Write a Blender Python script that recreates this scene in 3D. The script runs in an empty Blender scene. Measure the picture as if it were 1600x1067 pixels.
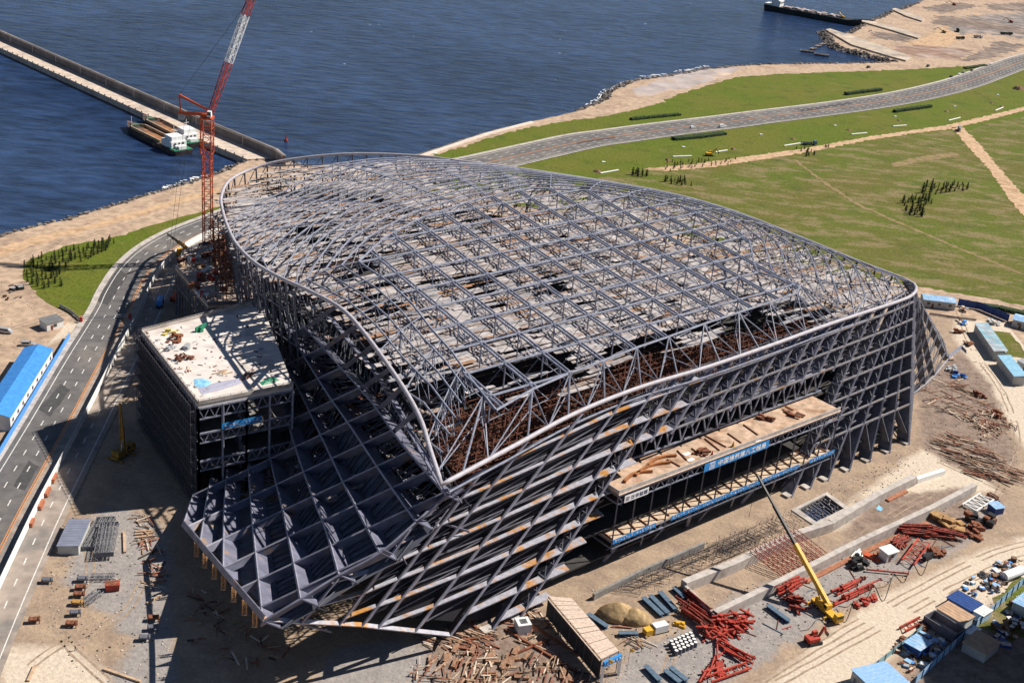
import bpy, bmesh, math, random
from mathutils import Vector as V, Matrix as M, noise as NZ
from mathutils.geometry import tessellate_polygon
random.seed(7)
R = random.Random(11)
rad = math.radians
scene = bpy.context.scene
COL = scene.collection

# ------------------------------------------------------------------ camera
CH, CF = 202.0, 2000.0
_n = V((-440.0, 4466.5, CF)).normalized()          # straight down, in camera axes (x right, y down, z forward)
_up = -_n
_f = V((0, 0, 1)); _Y = (_f - _up*_f.dot(_up)).normalized(); _X = _Y.cross(_up)
RM = M((_X, _Y, _up))
cam = bpy.data.objects.new("camera", bpy.data.cameras.new("camera"))
COL.objects.link(cam)
cm = M((RM @ V((1,0,0)), RM @ V((0,-1,0)), RM @ V((0,0,-1)))).transposed().to_4x4()
cm.translation = V((0, 0, CH)); cam.matrix_world = cm
cam.data.sensor_width = 36; cam.data.lens = 36*CF/1600
cam.data.clip_start = 0.3; cam.data.clip_end = 9000
scene.camera = cam
# ------------------------------------------------------------------ world and sun
SUN_EL, SUN_AZ = 45.2, 21.5
w = bpy.data.worlds.new("World"); scene.world = w; w.use_nodes = True
nt = w.node_tree; sk = nt.nodes.new("ShaderNodeTexSky"); sk.sky_type = 'NISHITA'
sk.sun_disc = False; sk.altitude = 2500; sk.dust_density = .6; sk.sun_elevation = rad(SUN_EL); sk.sun_rotation = rad(90 - SUN_AZ)
bgn = nt.nodes["Background"]; nt.links.new(sk.outputs[0], bgn.inputs[0]); bgn.inputs[1].default_value = 0.05
sl = bpy.data.lights.new("sun", 'SUN'); sl.energy = 5.0; sl.angle = rad(0.5); sl.color = (1.0, 0.93, 0.83)
so = bpy.data.objects.new("sun", sl); COL.objects.link(so); so.location = (300, 0, 400)
SD = V((math.cos(rad(SUN_AZ))*math.cos(rad(SUN_EL)), math.sin(rad(SUN_AZ))*math.cos(rad(SUN_EL)), math.sin(rad(SUN_EL))))
so.rotation_euler = SD.to_track_quat('Z', 'Y').to_euler()
vs = scene.view_settings; vs.view_transform = 'Standard'; vs.look = 'None'; vs.gamma = 1; vs.exposure = 0.55

# ------------------------------------------------------------------ helpers
def at(px, py, z=0.0):
    d = RM @ V((px - 800.0, py - 533.5, CF)); t = (z - CH)/d.z
    return V((d.x*t, d.y*t, z))
def ats(l, z=0.0): return [at(p[0], p[1], p[2] if len(p) > 2 else z) for p in l]

MATS = {}
def mat(name, col, var=0.25, scale=0.6, rough=0.75, metal=0.0, col2=None, c2amt=0.5, stretch=None, bump=0.0, s2=None, spec=0.3):
    if name in MATS: return MATS[name]
    m = bpy.data.materials.new(name); m.use_nodes = True; t = m.node_tree; N = t.nodes; L = t.links
    b = N["Principled BSDF"]; b.inputs["Roughness"].default_value = rough; b.inputs["Metallic"].default_value = metal
    b.inputs["Specular IOR Level"].default_value = spec
    tc = N.new("ShaderNodeTexCoord"); vec = tc.outputs["Object"]
    if stretch:
        mp = N.new("ShaderNodeMapping"); mp.inputs["Scale"].default_value = stretch; L.new(vec, mp.inputs[0]); vec = mp.outputs[0]
    n1 = N.new("ShaderNodeTexNoise"); n1.inputs["Scale"].default_value = scale; n1.inputs["Detail"].default_value = 6; L.new(vec, n1.inputs["Vector"])
    r1 = N.new("ShaderNodeMapRange"); r1.inputs[1].default_value = .3; r1.inputs[2].default_value = .7; r1.inputs[3].default_value = 1-var; r1.inputs[4].default_value = 1+var
    L.new(n1.outputs[0], r1.inputs[0])
    base = None
    if col2:
        n2 = N.new("ShaderNodeTexNoise"); n2.inputs["Scale"].default_value = s2 or scale*.35; n2.inputs["Detail"].default_value = 7; n2.inputs["Roughness"].default_value = .65; L.new(vec, n2.inputs["Vector"])
        r2 = N.new("ShaderNodeMapRange"); r2.inputs[1].default_value = .62-c2amt*.25; r2.inputs[2].default_value = .72-c2amt*.25; L.new(n2.outputs[0], r2.inputs[0])
        mx = N.new("ShaderNodeMix"); mx.data_type = 'RGBA'; mx.inputs[6].default_value = (*col, 1); mx.inputs[7].default_value = (*col2, 1); L.new(r2.outputs[0], mx.inputs[0]); base = mx.outputs[2]
    ml = N.new("ShaderNodeVectorMath"); ml.operation = 'SCALE'
    if base: L.new(base, ml.inputs[0])
    else: ml.inputs[0].default_value = col
    L.new(r1.outputs[0], ml.inputs["Scale"]); L.new(ml.outputs[0], b.inputs["Base Color"])
    if bump:
        bp = N.new("ShaderNodeBump"); bp.inputs["Strength"].default_value = 1; bp.inputs["Distance"].default_value = bump; L.new(n1.outputs[0], bp.inputs["Height"]); L.new(bp.outputs[0], b.inputs["Normal"])
    MATS[name] = m; return m

def frame(p, q):
    d = (q-p).normalized(); a = V((0,0,1)) if abs(d.z) < .95 else V((1,0,0))
    s = d.cross(a).normalized(); return d, s, s.cross(d)

class MB:
    def __init__(s): s.v = []; s.f = []; s.m = []
    def add(s, vs, fs, mi=0):
        o = len(s.v); s.v += [V(p) for p in vs]; s.f += [tuple(i+o for i in f) for f in fs]; s.m += [mi]*len(fs); return s
    def hexa(s, p, mi=0):       # 4 bottom, 4 top
        return s.add(p, [(3,2,1,0),(4,5,6,7),(0,1,5,4),(1,2,6,5),(2,3,7,6),(3,0,4,7)], mi)
    def box(s, c, d, rz=0, mi=0, taper=1.0):
        c = V(c); x, y, z = d[0]/2, d[1]/2, d[2]/2; cr, sr = math.cos(rz), math.sin(rz); P = []
        for zz, k in ((-z,1.0),(z,taper)):
            for a, b in ((-x,-y),(x,-y),(x,y),(-x,y)): P.append(c+V((a*k*cr-b*k*sr, a*k*sr+b*k*cr, zz)))
        return s.hexa(P, mi)
    def beam(s, p, q, w, h=None, mi=0):
        p, q = V(p), V(q)
        if (q-p).length < 1e-4: return s
        h = h or w; d, a, b = frame(p, q); a = a*w/2; b = b*h/2
        return s.hexa([p-a-b, p+a-b, p+a+b, p-a+b, q-a-b, q+a-b, q+a+b, q-a+b], mi)
    def tube(s, p, q, r, n=6, r2=None, mi=0, cap=True):
        p, q = V(p), V(q)
        if (q-p).length < 1e-4: return s
        d, a, b = frame(p, q); r2 = r if r2 is None else r2; P = []
        for c, rr in ((p, r), (q, r2)):
            for i in range(n): t = 2*math.pi*i/n; P.append(c+(a*math.cos(t)+b*math.sin(t))*rr)
        F = [(i, (i+1) % n, n+(i+1) % n, n+i) for i in range(n)]
        if cap: F += [tuple(range(n-1, -1, -1)), tuple(range(n, 2*n))]
        return s.add(P, F, mi)
    def path(s, pts, r, n=6, closed=False, mi=0):
        pts = [V(p) for p in pts]; k = len(pts); P = []
        for i, c in enumerate(pts):
            a = pts[(i-1) % k] if closed or i else pts[0]; b = pts[(i+1) % k] if closed or i < k-1 else pts[-1]
            d, e, f = frame(a, b)
            for j in range(n): t = 2*math.pi*j/n; P.append(c+(e*math.cos(t)+f*math.sin(t))*r)
        F = []
        for i in range(k if closed else k-1):
            for j in range(n): F.append((i*n+j, i*n+(j+1) % n, ((i+1) % k)*n+(j+1) % n, ((i+1) % k)*n+j))
        return s.add(P, F, mi)
    def ribbon(s, pts, depth, th=0.25, mi=0):    # a plate following pts, reaching in by depth (a vector each, or one)
        pts = [V(p) for p in pts]; P = []; k = len(pts)
        for i, p in enumerate(pts):
            dv = depth[i] if isinstance(depth, list) else depth
            t = (pts[min(i+1, k-1)]-pts[max(i-1, 0)]).normalized(); nn = t.cross(dv).normalized()*th/2
            P += [p-nn, p+nn, p+dv+nn, p+dv-nn]
        F = [(3,2,1,0), tuple(range(4*k-4, 4*k))]
        for i in range(k-1):
            for j in range(4): F.append((4*i+j, 4*i+(j+1) % 4, 4*i+4+(j+1) % 4, 4*i+4+j))
        return s.add(P, F, mi)
    def poly(s, pts, mi=0):
        pts = [V(p) for p in pts]; T = tessellate_polygon([pts]); o = len(s.v); s.v += pts
        for t in T:
            a, b, c = t
            if (pts[b]-pts[a]).cross(pts[c]-pts[a]).z < 0: a, b, c = a, c, b
            s.f.append((a+o, b+o, c+o)); s.m.append(mi)
        return s
    def prism(s, pts, z0, z1, mi=0, mtop=None):
        top = [V((p[0], p[1], z1)) for p in pts]; s.poly(top, mi if mtop is None else mtop); k = len(pts)
        bot = [V((p[0], p[1], z0)) for p in pts]; o = len(s.v); s.v += bot+top
        for i in range(k): s.f.append((o+i, o+(i+1) % k, o+k+(i+1) % k, o+k+i)); s.m.append(mi)
        return s
    def lattice(s, p, q, w, n, r=.08, rb=None, mi=0, side=None, k=4):
        p, q = V(p), V(q); d, a, b = frame(p, q)
        if side is not None: a = (V(side)-d*d.dot(V(side))).normalized(); b = a.cross(d)
        w2 = w if not isinstance(w, tuple) else w[1]; w1 = w if not isinstance(w, tuple) else w[0]; rb = rb or r*.6
        def c(i, j):
            t = i/n; ww = (w1+(w2-w1)*t)/2; x, y = ((-1,-1),(1,-1),(1,1),(-1,1))[j % 4]; return p+(q-p)*t+a*x*ww+b*y*ww
        for j in range(4): s.beam(c(0, j), c(n, j), 2*r, mi=mi)
        for i in range(n):
            for j in range(4):
                s.beam(c(i, j+(i % 2)), c(i+1, j+1-(i % 2)), 2*rb, mi=mi); s.beam(c(i, j), c(i, j+1), 2*rb, mi=mi)
        return s
    def build(s, name, m, parent=None, world=True, smooth=False):
        me = bpy.data.meshes.new(name)
        vv = s.v
        if parent is not None and world:
            k = parent
            inv = M.Identity(4)
            chain = []
            while k is not None: chain.append(k.matrix_basis); k = k.parent
            for mb in reversed(chain): inv = inv @ mb
            inv = inv.inverted(); vv = [inv @ p for p in vv]
        me.from_pydata([tuple(p) for p in vv], [], s.f)
        for x in (m if isinstance(m, (list, tuple)) else [m]): me.materials.append(x)
        if len(me.materials) > 1: me.polygons.foreach_set("material_index", s.m)
        if smooth: me.polygons.foreach_set("use_smooth", [True]*len(s.f))
        me.validate(); me.update()
        o = bpy.data.objects.new(name, me); COL.objects.link(o)
        if parent is not None: o.parent = parent
        return o

def tag(o, label, cat, group=None, kind=None):
    o["label"] = label; o["category"] = cat
    if group: o["group"] = group
    if kind: o["kind"] = kind
    return o
def thing(name, label, cat, loc=(0,0,0), rz=0.0, group=None):
    o = bpy.data.objects.new(name, None); COL.objects.link(o); o.location = loc; o.rotation_euler = (0, 0, rz)
    o.matrix_basis = M.Translation(V(loc)) @ M.Rotation(rz, 4, 'Z'); o.empty_display_size = 1
    return tag(o, label, cat, group)
def solo(name, label, cat, mb, m, loc=None, group=None, smooth=False, rz=0):   # a thing that is one mesh; mb is in world metres unless loc is given
    if loc is None:
        lo = V((min(p.x for p in mb.v), min(p.y for p in mb.v), min(p.z for p in mb.v))); hi = V((max(p.x for p in mb.v), max(p.y for p in mb.v), 0))
        c = V(((lo.x+hi.x)/2, (lo.y+hi.y)/2, lo.z)); mb.v = [p-c for p in mb.v]
    else: c = V(loc)
    o = mb.build(name, m, smooth=smooth); o.location = c; o.rotation_euler = (0, 0, rz); return tag(o, label, cat, group)
def struct(name, mb, m, label=None, smooth=False, kind="structure"):
    o = mb.build(name, m, smooth=smooth); o["kind"] = kind; o["label"] = label or name.replace("_", " "); o["category"] = name.replace("_", " "); return o
def copy_tree(o, loc=None, rz=None, label=None, group=None, parent=None, scale=None):
    c = o.copy(); COL.objects.link(c)
    if parent is not None: c.parent = parent; c.matrix_parent_inverse = o.matrix_parent_inverse
    if loc is not None: c.location = loc
    if rz is not None: c.rotation_euler = (0, 0, rz)
    if scale is not None: c.scale = (scale, scale, scale) if not isinstance(scale, tuple) else scale
    if label: c["label"] = label
    if group: c["group"] = group
    for ch in list(o.children): copy_tree(ch, parent=c)
    return c
def spline(pts, step, closed=False):
    pts = [V(p) for p in pts]; out = []; k = len(pts)
    for i in range(k if closed else k-1):
        p0 = pts[(i-1) % k] if closed or i else pts[0]*2-pts[1]; p1 = pts[i]; p2 = pts[(i+1) % k]; p3 = pts[(i+2) % k] if closed or i < k-2 else pts[-1]*2-pts[-2]
        n = max(1, int(round((p2-p1).length/step)))
        for j in range(n):
            t = j/n; out.append(.5*((2*p1)+(p2-p0)*t+(2*p0-5*p1+4*p2-p3)*t*t+(3*p1-p0-3*p2+p3)*t**3))
    if not closed: out.append(pts[-1])
    return out
def jag(pts, step=4.0, amp=1.0, sc=.15, seed=0.0):
    out = []; k = len(pts)
    for i in range(k):
        a, b = pts[i], pts[(i+1) % k]; n = max(1, int((b-a).length/step))
        nn = V((-(b-a).y, (b-a).x, 0)).normalized() if (b-a).length > 0 else V((0,0,0))
        for j in range(n):
            p = a+(b-a)*(j/n); out.append(p+nn*amp*NZ.fractal(V((p.x*sc, p.y*sc, seed)), 1, 2, 4)*1.6)
    return out
def inside(p, poly):
    x, y = p[0], p[1]; c = False; j = len(poly)-1
    for i in range(len(poly)):
        a, b = poly[i], poly[j]
        if (a[1] > y) != (b[1] > y) and x < (b[0]-a[0])*(y-a[1])/(b[1]-a[1])+a[0]: c = not c
        j = i
    return c
def pdist(p, poly):
    best = 1e9; bi = 0; k = len(poly)
    for i in range(k):
        a, b = poly[i], poly[(i+1) % k]; dx, dy = b[0]-a[0], b[1]-a[1]; l = dx*dx+dy*dy
        t = 0 if l == 0 else max(0, min(1, ((p[0]-a[0])*dx+(p[1]-a[1])*dy)/l)); d = math.hypot(p[0]-a[0]-dx*t, p[1]-a[1]-dy*t)
        if d < best: best = d; bi = i+t
    return best, bi

# ------------------------------------------------------------------ materials
STEEL = mat("painted_steel", (.215,.23,.295), .3, .8, .5, 0.0)
STEEL_D = mat("dark_steel", (.12,.122,.15), .3, .5, .55, 0.0)
FIN = mat("fin_steel", (.135,.14,.195), .3, .3, .55, 0.0, col2=(.22,.14,.07), c2amt=.15, s2=.15)
PRIMER = mat("primed_plate", (.34,.34,.39), .22, .8, .6, 0, col2=(.42,.20,.055), c2amt=.48, s2=.13)
RUST = mat("rusty_steel", (.20,.075,.04), .5, 1.2, .85)
SCAF = mat("scaffold_pipe", (.135,.052,.032), .5, 1.0, .8)
SCAFG = mat("grey_scaffold", (.16,.15,.15), .4, 1.0, .8)
RED = mat("red_paint", (.40,.048,.03), .35, 1.5, .65, col2=(.17,.035,.025), c2amt=.5, s2=.4)
ORANGE = mat("orange_paint", (.50,.085,.03), .2, 1.5, .55)
YELLOW = mat("yellow_paint", (.62,.36,.04), .2, 1.5, .5)
BLACK = mat("black_paint", (.02,.02,.022), .3, 1.5, .5)
WHITE = mat("white_paint", (.75,.75,.74), .12, 1.0, .5)
GREYP = mat("grey_paint", (.34,.35,.37), .15, 1.0, .5)
BLUE = mat("blue_sheet", (.06,.26,.66), .15, .7, .45)
BLUED = mat("navy_sheet", (.02,.06,.22), .2, .7, .5)
LBLUE = mat("faded_blue_sheet", (.26,.44,.66), .2, .8, .5, col2=(.45,.55,.66), c2amt=.4)
BSTEEL = mat("blue_grey_steel", (.09,.14,.20), .25, 1.0, .55)
CONC = mat("concrete", (.44,.40,.37), .2, .5, .9, col2=(.34,.30,.27), c2amt=.4, bump=.05)
CONCD = mat("grey_concrete", (.22,.21,.20), .25, .5, .9, bump=.05)
QUAY = mat("quay_paving", (.52,.43,.36), .22, .25, .9, col2=(.40,.33,.28), c2amt=.4)
ASPH = mat("asphalt", (.120,.114,.114), .22, .25, .9, col2=(.165,.15,.14), c2amt=.5, s2=.03)
SITE_ROAD = mat("dusty_asphalt", (.30,.25,.215), .2, .3, .95, col2=(.20,.18,.165), c2amt=.4, s2=.05)
PAINT = mat("road_paint", (.62,.61,.58), .25, 1.5, .7)
PAINTO = mat("orange_road_paint", (.60,.24,.07), .2, 1.5, .7)
SAND = mat("sand", (.41,.30,.215), .28, .3, .95, col2=(.33,.235,.17), c2amt=.5, s2=.05, bump=.12)
TRACK = mat("dirt_track", (.47,.32,.20), .25, .35, .95, col2=(.35,.22,.13), c2amt=.4, s2=.12, bump=.1)
def grass_mat(name, c1, c2, c3, bare, amt):
    m = bpy.data.materials.new(name); m.use_nodes = True; t = m.node_tree; N = t.nodes; L = t.links; b = N["Principled BSDF"]; b.inputs["Roughness"].default_value = .95; b.inputs["Specular IOR Level"].default_value = .15
    tc = N.new("ShaderNodeTexCoord")
    def noise(sc, d=8, r=.65, st=None):
        n = N.new("ShaderNodeTexNoise"); n.inputs["Scale"].default_value = sc; n.inputs["Detail"].default_value = d; n.inputs["Roughness"].default_value = r; v = tc.outputs["Object"]
        if st:
            mp = N.new("ShaderNodeMapping"); mp.inputs["Scale"].default_value = st; mp.inputs["Rotation"].default_value = (0,0,.5); L.new(v, mp.inputs[0]); v = mp.outputs[0]
        L.new(v, n.inputs["Vector"]); return n.outputs[0]
    def ramp(v, a, c, lo=0, hi=1):
        r = N.new("ShaderNodeMapRange"); r.inputs[1].default_value = a; r.inputs[2].default_value = c; r.inputs[3].default_value = lo; r.inputs[4].default_value = hi; L.new(v, r.inputs[0]); return r.outputs[0]
    def mix(f, a, c):
        x = N.new("ShaderNodeMix"); x.data_type = 'RGBA'; L.new(f, x.inputs[0])
        for i, q in ((6, a), (7, c)):
            if isinstance(q, tuple): x.inputs[i].default_value = (*q, 1)
            else: L.new(q, x.inputs[i])
        return x.outputs[2]
    k = mix(ramp(noise(.018, 6), .40, .60), c1, c2)
    k = mix(ramp(noise(.07, 9, .7), .52, .66, 0, .8), k, c3)
    k = mix(ramp(noise(.045, 9, .72, (1, 2.2, 1)), .60-amt, .70-amt, 0, .85), k, bare)
    nf = noise(.7, 6, .7); ml = N.new("ShaderNodeVectorMath"); ml.operation = 'SCALE'; L.new(k, ml.inputs[0]); L.new(ramp(nf, .3, .7, .62, 1.35), ml.inputs["Scale"]); L.new(ml.outputs[0], b.inputs["Base Color"])
    bp = N.new("ShaderNodeBump"); bp.inputs["Distance"].default_value = .25; L.new(nf, bp.inputs["Height"]); L.new(bp.outputs[0], b.inputs["Normal"]); return m
GRASS = grass_mat("lawn_grass", (.092,.126,.012), (.120,.126,.020), (.066,.086,.014), (.18,.15,.06), .025)
GRASSB = grass_mat("rough_grass", (.096,.120,.016), (.118,.110,.026), (.066,.085,.018), (.21,.165,.085), .11)
SOIL = mat("bare_soil", (.20,.12,.075), .4, .5, .95, bump=.2)
ROCK = mat("rock", (.13,.11,.10), .5, .6, .9, col2=(.33,.29,.26), c2amt=.45, bump=.2)
WOOD = mat("timber", (.44,.31,.21), .3, 1.0, .9, stretch=(1,1,1))
WOODP = mat("pale_timber", (.56,.44,.36), .22, 1.2, .9)
BARK = mat("bark", (.10,.07,.05), .3, 2.0, .95)
CONIF = mat("conifer_foliage", (.026,.042,.014), .5, 1.2, .9, col2=(.075,.062,.028), c2amt=.45, s2=.6)
CONIF2 = mat("olive_foliage", (.05,.058,.018), .5, 1.2, .9, col2=(.10,.075,.035), c2amt=.45, s2=.6)
HEDGE = mat("hedge_foliage", (.022,.045,.013), .5, 1.0, .9)
GLASS = mat("window_glass", (.02,.025,.03), .1, 1.0, .12, spec=.6)
TYRE = mat("rubber", (.018,.018,.018), .2, 2.0, .85)
WALLW = mat("white_panel_wall", (.66,.66,.65), .1, .6, .7)
WALLG = mat("grey_panel_wall", (.42,.43,.42), .15, .6, .8)
NET = mat("safety_net", (.055,.055,.07), .45, .8, .95)
TARP = mat("brown_tarpaulin", (.36,.25,.13), .35, .7, .9, bump=.2)
SKIN = mat("skin", (.38,.22,.15), .1, 5, .7)
GREENP = mat("green_paint", (.03,.22,.12), .2, 1.5, .5)
# ================================================================== SETTING
def water_mat():
    m = bpy.data.materials.new("sea_water"); m.use_nodes = True; t = m.node_tree; N = t.nodes; L = t.links; b = N["Principled BSDF"]
    tc = N.new("ShaderNodeTexCoord")
    n0 = N.new("ShaderNodeTexNoise"); n0.inputs["Scale"].default_value = .006; n0.inputs["Detail"].default_value = 5; L.new(tc.outputs["Object"], n0.inputs["Vector"])
    cr = N.new("ShaderNodeValToRGB"); cr.color_ramp.elements[0].position = .41; cr.color_ramp.elements[0].color = (.0105,.0255,.070,1); cr.color_ramp.elements[1].position = .60; cr.color_ramp.elements[1].color = (.020,.042,.104,1)
    L.new(n0.outputs[0], cr.inputs[0]); L.new(cr.outputs[0], b.inputs["Base Color"])
    b.inputs["Roughness"].default_value = .22; b.inputs["IOR"].default_value = 1.33
    mp = N.new("ShaderNodeMapping"); mp.inputs["Rotation"].default_value = (0, 0, rad(25)); mp.inputs["Scale"].default_value = (.6, 1.5, 1); L.new(tc.outputs["Object"], mp.inputs[0])
    n1 = N.new("ShaderNodeTexNoise"); n1.inputs["Scale"].default_value = .105; n1.inputs["Detail"].default_value = 10; n1.inputs["Roughness"].default_value = .62; L.new(mp.outputs[0], n1.inputs["Vector"])
    bp = N.new("ShaderNodeBump"); bp.inputs["Strength"].default_value = 1.0; bp.inputs["Distance"].default_value = 2.6; L.new(n1.outputs[0], bp.inputs["Height"])
    rr = N.new("ShaderNodeMapRange"); rr.inputs[1].default_value = .36; rr.inputs[2].default_value = .66; rr.inputs[3].default_value = .55; rr.inputs[4].default_value = 1.65; L.new(n1.outputs[0], rr.inputs[0])
    sv = N.new("ShaderNodeVectorMath"); sv.operation = 'SCALE'; L.new(cr.outputs[0], sv.inputs[0]); L.new(rr.outputs[0], sv.inputs["Scale"]); L.new(sv.outputs[0], b.inputs["Base Color"]); L.new(bp.outputs[0], b.inputs["Normal"])
    return m
WL = -2.5
struct("water", MB().add([(-3500,-200,WL),(5000,-200,WL),(5000,7000,WL),(-3500,7000,WL)], [(0,1,2,3)]), water_mat(), "dark blue sea water with small waves")

coast_px = [(-330,560),(-150,432),(-60,393),(0,370),(60,354),(130,336),(190,319),(250,301),(300,286),(340,273),(372,258),(392,250),(443,252),(520,268),(600,262),(655,243),(700,228),(760,208),(830,190),(870,182),(910,172),(950,155),(962,140),(1000,125),(1050,119),(1100,109),(1150,104),(1200,101),(1260,100),(1330,99.5),(1385,98),(1402,97),(1383,91),(1333,78),(1310,72),(1298,58),(1290,50),(1293,47),(1312,52),(1330,53),(1345,45),(1352,38),(1365,32),(1380,28),(1390,22),(1396,18),(1412,15),(1425,10),(1440,3),(1455,-4),(1490,-18),(1600,-50),(1800,-85)]
coast = ats(coast_px)
coast_s = []
for i in range(len(coast)-1):
    a, b = coast[i], coast[i+1]; n = max(1, int((b-a).length/6)); nn = V((-(b-a).y, (b-a).x, 0)).normalized()
    for j in range(n):
        p = a+(b-a)*(j/n); k = 1.6 if j else .3
        coast_s.append(p+nn*NZ.fractal(V((p.x*.06, p.y*.06, 3)), 1, 2, 4)*k)
coast_s.append(coast[-1])
land = coast_s + [V((2600,1500,0)), V((1500,-300,0)), V((-900,-300,0))]
PITP = ats([(1247,797),(1290,775),(1318,796),(1275,817)])
lp_ = land+PITP; T_ = tessellate_polygon([land, PITP]); g = MB(); g.v = [V(p) for p in lp_]
for a, b, c in T_:
    if (lp_[b]-lp_[a]).cross(lp_[c]-lp_[a]).z < 0: b, c = c, b
    g.f.append((a, b, c)); g.m.append(0)
k = len(coast_s); o = len(g.v)
for i, p in enumerate(coast_s):
    a = coast_s[max(0, i-1)]; b = coast_s[min(k-1, i+1)]; nn = V((-(b-a).y, (b-a).x, 0)).normalized()
    g.v += [p, p+nn*(12.0+4*NZ.noise(p*.11))+V((0,0,-4.6))]
for i in range(k-1): g.f.append((o+2*i, o+2*i+2, o+2*i+3, o+2*i+1)); g.m.append(1)
struct("ground", g, [SAND, ROCK], "pale sandy ground of the reclaimed shore")

# site ground: sand, gravel and pale dusty road worked out on a fine grid
def site_mat():
    m = bpy.data.materials.new("site_ground"); m.use_nodes = True; t = m.node_tree; N = t.nodes; L = t.links; b = N["Principled BSDF"]; b.inputs["Roughness"].default_value = .95
    tc = N.new("ShaderNodeTexCoord")
    def noise(s, d=7):
        n = N.new("ShaderNodeTexNoise"); n.inputs["Scale"].default_value = s; n.inputs["Detail"].default_value = d; n.inputs["Roughness"].default_value = .65; L.new(tc.outputs["Object"], n.inputs["Vector"]); return n.outputs[0]
    def mix(f, a, c):
        x = N.new("ShaderNodeMix"); x.data_type = 'RGBA'; L.new(f, x.inputs[0])
        for i, q in ((6, a), (7, c)):
            if isinstance(q, tuple): x.inputs[i].default_value = (*q, 1)
            else: L.new(q, x.inputs[i])
        return x.outputs[2]
    def ramp(v, a, c):
        r = N.new("ShaderNodeMapRange"); r.inputs[1].default_value = a; r.inputs[2].default_value = c; L.new(v, r.inputs[0]); return r.outputs[0]
    def mask(name):
        a = N.new("ShaderNodeAttribute"); a.attribute_name = name; ad = N.new("ShaderNodeMath"); ad.operation = 'ADD'; L.new(a.outputs["Fac"], ad.inputs[0]); L.new(nb, ad.inputs[1]); return ramp(ad.outputs[0], .85, 1.2)
    nb = noise(.12); nf = noise(.9); ng = noise(.3)
    base = mix(ramp(nb, .4, .62), (.36,.265,.185), (.255,.185,.135))
    base = mix(mask("pale"), base, (.54,.455,.36))
    base = mix(mask("gravel"), base, mix(ramp(ng, .35, .65), (.23,.21,.205), (.31,.28,.26)))
    base = mix(mask("dark"), base, mix(ramp(ng, .35, .6), (.15,.105,.08), (.26,.19,.15)))
    ml = N.new("ShaderNodeVectorMath"); ml.operation = 'SCALE'; r = N.new("ShaderNodeMapRange"); r.inputs[1].default_value = .3; r.inputs[2].default_value = .7; r.inputs[3].default_value = .78; r.inputs[4].default_value = 1.2
    L.new(nf, r.inputs[0]); L.new(base, ml.inputs[0]); L.new(r.outputs[0], ml.inputs["Scale"]); L.new(ml.outputs[0], b.inputs["Base Color"])
    bp = N.new("ShaderNodeBump"); bp.inputs["Distance"].default_value = .25; L.new(nf, bp.inputs["Height"]); L.new(bp.outputs[0], b.inputs["Normal"])
    return m
masks = {
 "gravel": [[(95,905),(150,800),(200,790),(262,830),(275,1090),(160,1090),(210,1000),(150,950)], [(940,1090),(985,1010),(1080,975),(1150,930),(1250,895),(1330,845),(1480,770),(1565,795),(1500,860),(1370,915),(1270,985),(1150,1060),(1110,1090)], [(1275,800),(1320,790),(1330,815),(1285,830)], [(640,1000),(760,980),(840,1010),(880,1090),(620,1090)], [(470,1090),(520,1010),(640,1000),(640,1090)], [(0,440),(60,430),(110,470),(60,480),(0,470)]],
 "pale": [[(1165,1100),(1250,1020),(1380,930),(1540,855),(1640,830),(1640,900),(1500,965),(1400,1020),(1330,1100)], [(1490,470),(1600,480),(1640,760),(1560,640),(1520,570),(1490,530)], [(1310,800),(1440,700),(1520,730),(1560,770),(1460,770),(1300,830)], [(0,1010),(120,1010),(200,1090),(0,1090)], [(0,560),(0,470),(90,500),(150,510),(60,545)]],
 "dark": [[(1432,590),(1500,550),(1550,600),(1580,680),(1600,760),(1500,735),(1440,700)], [(640,985),(760,960),(930,1060),(900,1090),(700,1090)], [(1340,780),(1520,760),(1500,850),(1400,880),(1320,870)], [(1480,1010),(1640,880),(1640,1090),(1350,1090)]]}
def soft(p, poly, wd): d = pdist(p, poly)[0]; return min(1, max(0, .5+(d if inside(p, poly) else -d)/wd))
g = MB(); NX, NY, ST = 152, 130, 2.5; X0, Y0 = -165, 200
mp3 = {k: [ats(q) for q in l] for k, l in masks.items()}; bb = {k: [(min(a.x for a in q)-6, max(a.x for a in q)+6, min(a.y for a in q)-6, max(a.y for a in q)+6) for q in l] for k, l in mp3.items()}
vals = {k: [] for k in masks}
for j in range(NY+1):
    for i in range(NX+1):
        p = V((X0+i*ST, Y0+j*ST, 0.03)); g.v.append(p)
        for kk in masks:
            v = 0
            for q, b_ in zip(mp3[kk], bb[kk]):
                if b_[0] < p.x < b_[1] and b_[2] < p.y < b_[3]: v = max(v, soft(p, q, 9))
            vals[kk].append(v)
pc_ = sum(PITP, V())/4; PITX = [p+(p-pc_).normalized()*1.6 for p in PITP]
for j in range(NY):
    for i in range(NX):
        a = j*(NX+1)+i
        if not inside((X0+i*ST+ST/2, Y0+j*ST+ST/2), PITX) and inside((X0+i*ST, Y0+j*ST), land) and pdist((X0+i*ST, Y0+j*ST), coast_s)[0] > 7: g.f.append((a, a+1, a+NX+2, a+NX+1)); g.m.append(0)
og = struct("site_ground", g, site_mat(), "trampled sand and gravel of the building site")
for kk in masks:
    at_ = og.data.attributes.new(kk, 'FLOAT', 'POINT'); at_.data.foreach_set("value", vals[kk])

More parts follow.
